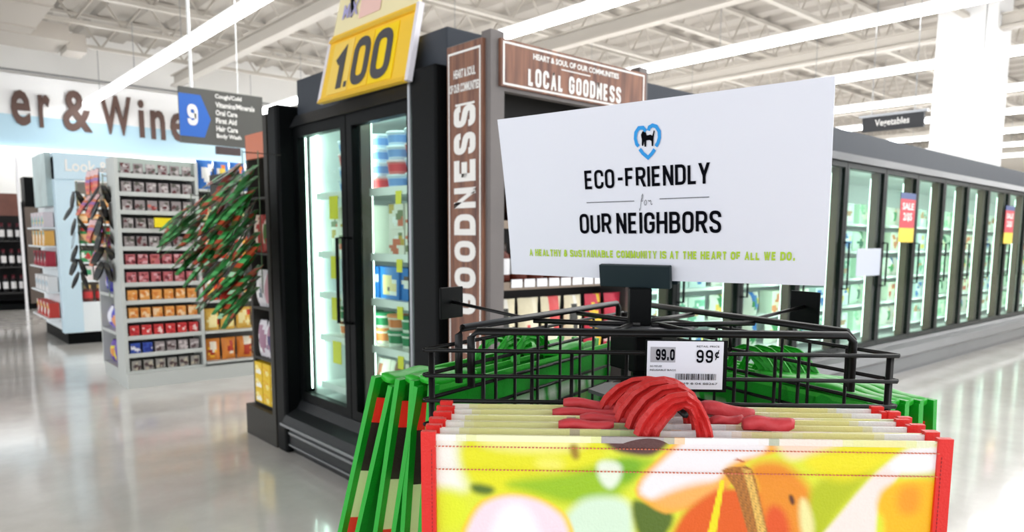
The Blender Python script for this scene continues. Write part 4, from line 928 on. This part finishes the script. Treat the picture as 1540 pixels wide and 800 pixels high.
def fruit_np(X, Y):
    U = X*1.54; V = Y*1.54; C = np.empty(X.shape+(3,)); C[:] = srgb((224, 230, 50))
    for n_, (pts, col, so) in enumerate(PS):
        d = np.full(X.shape, 1e9); ins = np.zeros(X.shape, bool); m = len(pts)
        for i in range(m):
            ax, ay = pts[i]; bx, by = pts[(i+1) % m]; ex, ey = bx-ax, by-ay
            t = np.clip(((U-ax)*ex+(V-ay)*ey)/(ex*ex+ey*ey), 0, 1); d = np.minimum(d, np.hypot(U-ax-t*ex, V-ay-t*ey))
            if ay != by: ins ^= ((ay > V) != (by > V)) & (U < ex*(V-ay)/(by-ay if by != ay else 1)+ax)
        sd = np.where(ins, d, -d); w = np.clip((sd+so)/(2*so), 0, 1); w = (w*w*(3-2*w))[..., None]; c = np.array(srgb(col))
        if n_ >= len(PS)-2: c = c*(1+.5*np.sin(U*.55+V*.3)*np.sin(V*.42-U*.17)*np.sin(U*.21+3))[..., None]
        C = C*(1-w)+c*w
    return C
def green_print(X, Y):
    c = srgb((20, 160, 36))
    if 60 < Y < 420 and 120 < X < 880:
        v = math.sin(X*.021+1)*math.cos(Y*.017)
        c = srgb((34, 172, 50)) if v > 0 else srgb((20, 140, 36))
        if 110 < Y < 150 and int(X/23) % 3: c = srgb((226, 240, 226))
        if v > .6: c = srgb((140, 200, 110))
    return c
BW, BH = .38, .36
def tote_meshes(kind):
    fruitb = kind == 'fruit'
    bind = srgb((222, 30, 22)) if fruitb else srgb((14, 168, 38)); th = .018 if fruitb else .022
    pf = green_print; out = {}
    W2 = BW/2-.010
    # front printed panel: grid, finer near the hem
    for side, sg_ in (('front_panel', -1), ('back_panel', 1)):
        xs = [-W2+2*W2*i/(300 if (fruitb and sg_ < 0) else 40) for i in range((300 if (fruitb and sg_ < 0) else 40)+1)]
        fine = fruitb and sg_ < 0
        zs_ = [i*.0011 for i in range(90)]+[.0979+i*.0104 for i in range(1, 26)] if fine else [i*BH/24 for i in range(25)]
        nx = len(xs); V = []; cl = []
        if fruitb: AX, AZ = np.meshgrid(np.array([(x+W2)/(2*W2)*1000 for x in xs]), np.array([z/(2*W2)*1000 for z in zs_])); cl = [tuple(c) for c in fruit_np(AX, AZ).reshape(-1, 3).tolist()]
        for z in zs_:
            for x in xs:
                t = z/BH; s = (x+W2)/(2*W2); puff = .004*math.sin(math.pi*s)*math.sin(math.pi*min(1, t*1.1))
                V.append((x, sg_*(th/2+puff)+.0012*math.sin(11*s+7*t), -z))
                if not fruitb: cl.append(pf(s*1000, z/BW*1000))
        F = []; C = []
        for j in range(len(zs_)-1):
            for i in range(nx-1):
                q = (j*nx+i, (j+1)*nx+i, (j+1)*nx+i+1, j*nx+i+1); q = q if sg_ < 0 else q[::-1]
                F.append(q); C.append(tuple(cl[a] for a in q))
        k = MB(); k.add(V, F, 0, C); out[side] = (k, FABRIC, True)
    # hem lip closing the rim
    k = MB()
    for sg_ in (-1, 1): k = MB(); out['hem', sg_] = (k, FABRIC, False); ns = 48; hc = fruit_np(np.array([[(i+.5)/ns*1000 for i in range(ns)]]), np.array([[4.0 if sg_ < 0 else 40.]*ns]))[0] if fruitb else None
    for sg_ in (-1, 1):
        k = out['hem', sg_][0]; hc = fruit_np(np.array([[(i+.5)/ns*1000 for i in range(ns)]]), np.array([[4.0 if sg_ < 0 else 40.]*ns]))[0] if fruitb else None
        for i in range(ns): k.box(-W2+2*W2*i/ns, -W2+2*W2*(i+1)/ns, sg_*th/2-.0012, sg_*th/2+.0012, -.004, .0006, c=tuple(float(v)*.6+.36 for v in hc[i]) if fruitb else srgb((60, 190, 60)))
    # gussets folded inwards
    k = MB(); gc = [srgb(c) for c in ((232, 44, 26), (40, 26, 24), (206, 220, 160), (220, 60, 40), (236, 236, 214))]
    n = 12
    for sx in (-1, 1):
        for j in range(n):
            z0, z1 = -.02-j*(BH-.02)/n, -.02-(j+1)*(BH-.02)/n; c = bind if fruitb else gc[(j//2+(j % 2)) % 5]
            e = (BW/2-.005)*sx; f_ = (BW/2-.022)*sx
            k.add([(e, -th/2, z0), (f_, 0, z0), (f_, 0, z1), (e, -th/2, z1), (e, th/2, z0), (e, th/2, z1)], [(0, 1, 2, 3), (1, 4, 5, 2)], 0, c)
        out['gusset', sx] = (k, FABRIC, False); k = MB()
    for sx in (-1, 1):
        for sg_ in (-1, 1):
            k = MB(); out['binding', sx, sg_] = (k, FABRIC, False)
            k.box(sx*BW/2-(.0105 if sx > 0 else 0), sx*BW/2+(.0105 if sx < 0 else 0), sg_*(th/2+.0005)-.0028, sg_*(th/2+.0005)+.0028, -BH, .003, c=bind)
    # stitching
    if fruitb:
        k = MB()
        for z in (-.0075, -.0245):
            x = -W2
            while x < W2: k.box(x, x+.0016, -th/2-.0075+.0035, -th/2-.002, z-.00025, z+.00025, c=srgb((216, 120, 90))); x += .0026
        for x0 in (-BW/2+.0078, BW/2-.0078):
            z = -.01
            while z > -.1: k.box(x0-.0002, x0+.0002, -th/2-.0037, -th/2-.003, z-.0018, z, c=srgb((150, 14, 20))); z -= .003
        out['stitching'] = (k, FABRIC, False)
    return out
RED = mat('red_strap', (206, 40, 38), .5, noise=.25, nscale=60, bump=.5); PINK = mat('pinkish_red_strap', (206, 58, 66), .5, noise=.2, nscale=40, bump=.4); GRN = mat('green_strap', (40, 184, 46), .4, noise=.2, nscale=30)
def arch(parent, y, k_, mt, shift=0., wide=1., base=.0):
    """flat pleated webbing strap: a wide left leg rises from the hem, bends over the hook and drops as a narrow right leg"""
    ctl = [(-.031, -.002), (-.028, .008), (-.020, .022), (-.011, .0315), (-.001, .0345), (.007, .029), (.0125, .016), (.0155, .004), (.0165, -.002)]
    wd = [.019, .019, .018, .015, .0125, .011, .011, .0115, .012]
    P = []; Wd = []
    for i in range(len(ctl)-1):
        for q in range(3):
            t = q/3; P.append(Vector((ctl[i][0]*(1-t)+ctl[i+1][0]*t, ctl[i][1]*(1-t)+ctl[i+1][1]*t))); Wd.append(wd[i]*(1-t)+wd[i+1]*t)
    P.append(Vector(ctl[-1])); Wd.append(wd[-1])
    P = [Vector((p.x*wide+shift*(1 if p.x < 0 else .3), p.y*k_)) for p in P]
    k = MB(); n = len(P); Vt = []; m = 7
    for i, p in enumerate(P):
        d = (P[min(n-1, i+1)]-P[max(0, i-1)]).normalized(); nn = Vector((-d.y, d.x)); w = Wd[i]
        for q in range(m):
            o_ = (q/(m-1)-.5)*w; e_ = -.0034*(q % 2)*(1 if i < n*.55 else .6)-.0004*q+.0012*math.sin(i*.6+q)
            Vt.append((p.x+nn.x*o_, y+e_, p.y+nn.y*o_))
        for q in range(m-1, -1, -1):
            o_ = (q/(m-1)-.5)*w; e_ = -.0034*(q % 2)*(1 if i < n*.55 else .6)-.0004*q+.0012*math.sin(i*.6+q)
            Vt.append((p.x+nn.x*o_, y+e_+.0016, p.y+nn.y*o_))
    mm = 2*m
    F = [(i*mm+j, i*mm+(j+1) % mm, (i+1)*mm+(j+1) % mm, (i+1)*mm+j) for i in range(n-1) for j in range(mm)]+[tuple(range(mm))[::-1], tuple((n-1)*mm+j for j in range(mm))]
    k.add(Vt, F); return k.build('handle', mt, parent)
def lump(parent, x0, x1, y, z, hgt, mt, dep=.012, slope=0., name='folded_handle'):
    """a webbing handle folded over and lying along the hem"""
    k = MB(); n = 10; m = 8; V = []
    for i in range(n+1):
        t = i/n; x = x0+(x1-x0)*t; s = (math.sin(math.pi*(.05+.9*t)))**.22; cz = z+slope*(t-.5)+.0012*math.sin(7*t)
        for j in range(m):
            a = 2*math.pi*j/m+.39; V.append((x, y+math.cos(a)*dep/2*s+.001*math.sin(9*t+j), cz+math.copysign(abs(math.sin(a))**.45, math.sin(a))*hgt/2*s))
    F = [(i*m+j, (i+1)*m+j, (i+1)*m+(j+1) % m, i*m+(j+1) % m) for i in range(n) for j in range(m)]+[tuple(range(m)), tuple(n*m+j for j in range(m))[::-1]]
    k.add(V, F); return k.build(name, mt, parent, smooth=True)
TM = {}
def tote(kind, name, label, group):
    r = thing(name, label, 'shopping bag', group=group)
    if kind not in TM:
        TM[kind] = []
        for nm, (k, m, sm) in tote_meshes(kind).items():
            nm = nm if isinstance(nm, str) else nm[0]; o = k.build(nm, m, r, smooth=sm); TM[kind].append(o)
            if nm == 'stitching': o['kind'] = 'stuff'
    else:
        for ch in TM[kind]: q = ch.copy(); COL.objects.link(q); q.parent = r
    return r
def place(o, panel, t, dw, z, tilt=0., yaw=0.):
    m_, u, n = frame(panel)
    # local x along u, local -y towards n (front of the bag faces outwards)
    M = Matrix(((u.x, -n.x, 0, 0), (u.y, -n.y, 0, 0), (0, 0, 1, 0), (0, 0, 0, 1)))
    M = M @ Matrix.Rotation(yaw, 4, 'Z') @ Matrix.Rotation(tilt, 4, 'X')
    M.translation = m_+n*t+u*dw+Vector((0, 0, z)); o.matrix_world = M
fn = ['front', 'second', 'third', 'fourth', 'rearmost']
for i, (t, dw, z, yw) in enumerate(((.128, .0, 1.159, .0), (.106, .001, 1.1585, .006), (.085, -.002, 1.158, -.008), (.064, .002, 1.1585, .01), (.043, -.003, 1.158, .004))):
    b = tote('fruit', 'fruit_print_bag', f'fruit-print reusable bag with red trim, {fn[i]} of the stack on the rack front' if i else 'frontmost fruit-print reusable bag with pears and red side trim', 'fruit print bags on the rack')
    place(b, 'front', t, dw, z, -.0, yw)
    arch(b, (-.001, -.001, -.001, -.001, -.001)[i], (.78, .84, .82, .76, .66)[i], RED, (.002, -.002, -.004, -.007, -.012)[i], (.95, 1, 1.05, 1.08, 1.1)[i])
    if i == 1:
        lump(b, .048, .086, -.001, .004, .0125, PINK, .012)
        lump(b, -.092, -.05, .0, .0015, .008, PINK, .012)
    if i == 2: lump(b, -.072, -.03, 0, .0015, .008, PINK, .012); lump(b, .03, .056, 0, .002, .007, PINK, slope=.003)
    if i == 3: lump(b, -.098, -.036, 0, .001, .007, PINK, .012); lump(b, .022, .066, -.002, .004, .013, PINK, .013, slope=-.006)
    if i == 4: lump(b, -.084, -.034, 0, .003, .009, PINK, .012, slope=-.004)
for side, gx in (('left', .0), ('right', 0)):
    m_, u, n = frame(side)
    nb_ = 3 if side == 'left' else 4
    for i in range(nb_):
        t = ((.022, .048, .076) if side == 'left' else (.016, .039, .062, .085))[i]; tilt = ((-.1, -.2, -.3) if side == 'left' else (-.02, -.03, -.045, -.06))[i]
        b = tote('green', 'green_bag', f'bright green reusable bag on the {side} side of the rack, {(["nearest the wires", "middle one", "outermost"] if side == "left" else ["nearest the wires", "second from wires", "third from wires", "outermost"])[i]}', f'green bags on the {side} of the rack')
        place(b, side, t, 0, (1.160 if side == 'left' else 1.148)-.002*i, tilt, random.uniform(-.03, .03))
        arch(b, -.004, .8, GRN, 0, 1.5); 
        s_ = 1 if side == 'left' else -1
        lump(b, .11*s_, .185*s_, 0, .003, .012, GRN, .02, slope=.004*s_); lump(b, -.12, -.03, 0, .004, .012, GRN, .02)
for q in [o for o in PM if 'label' not in o]: bpy.data.objects.remove(q)
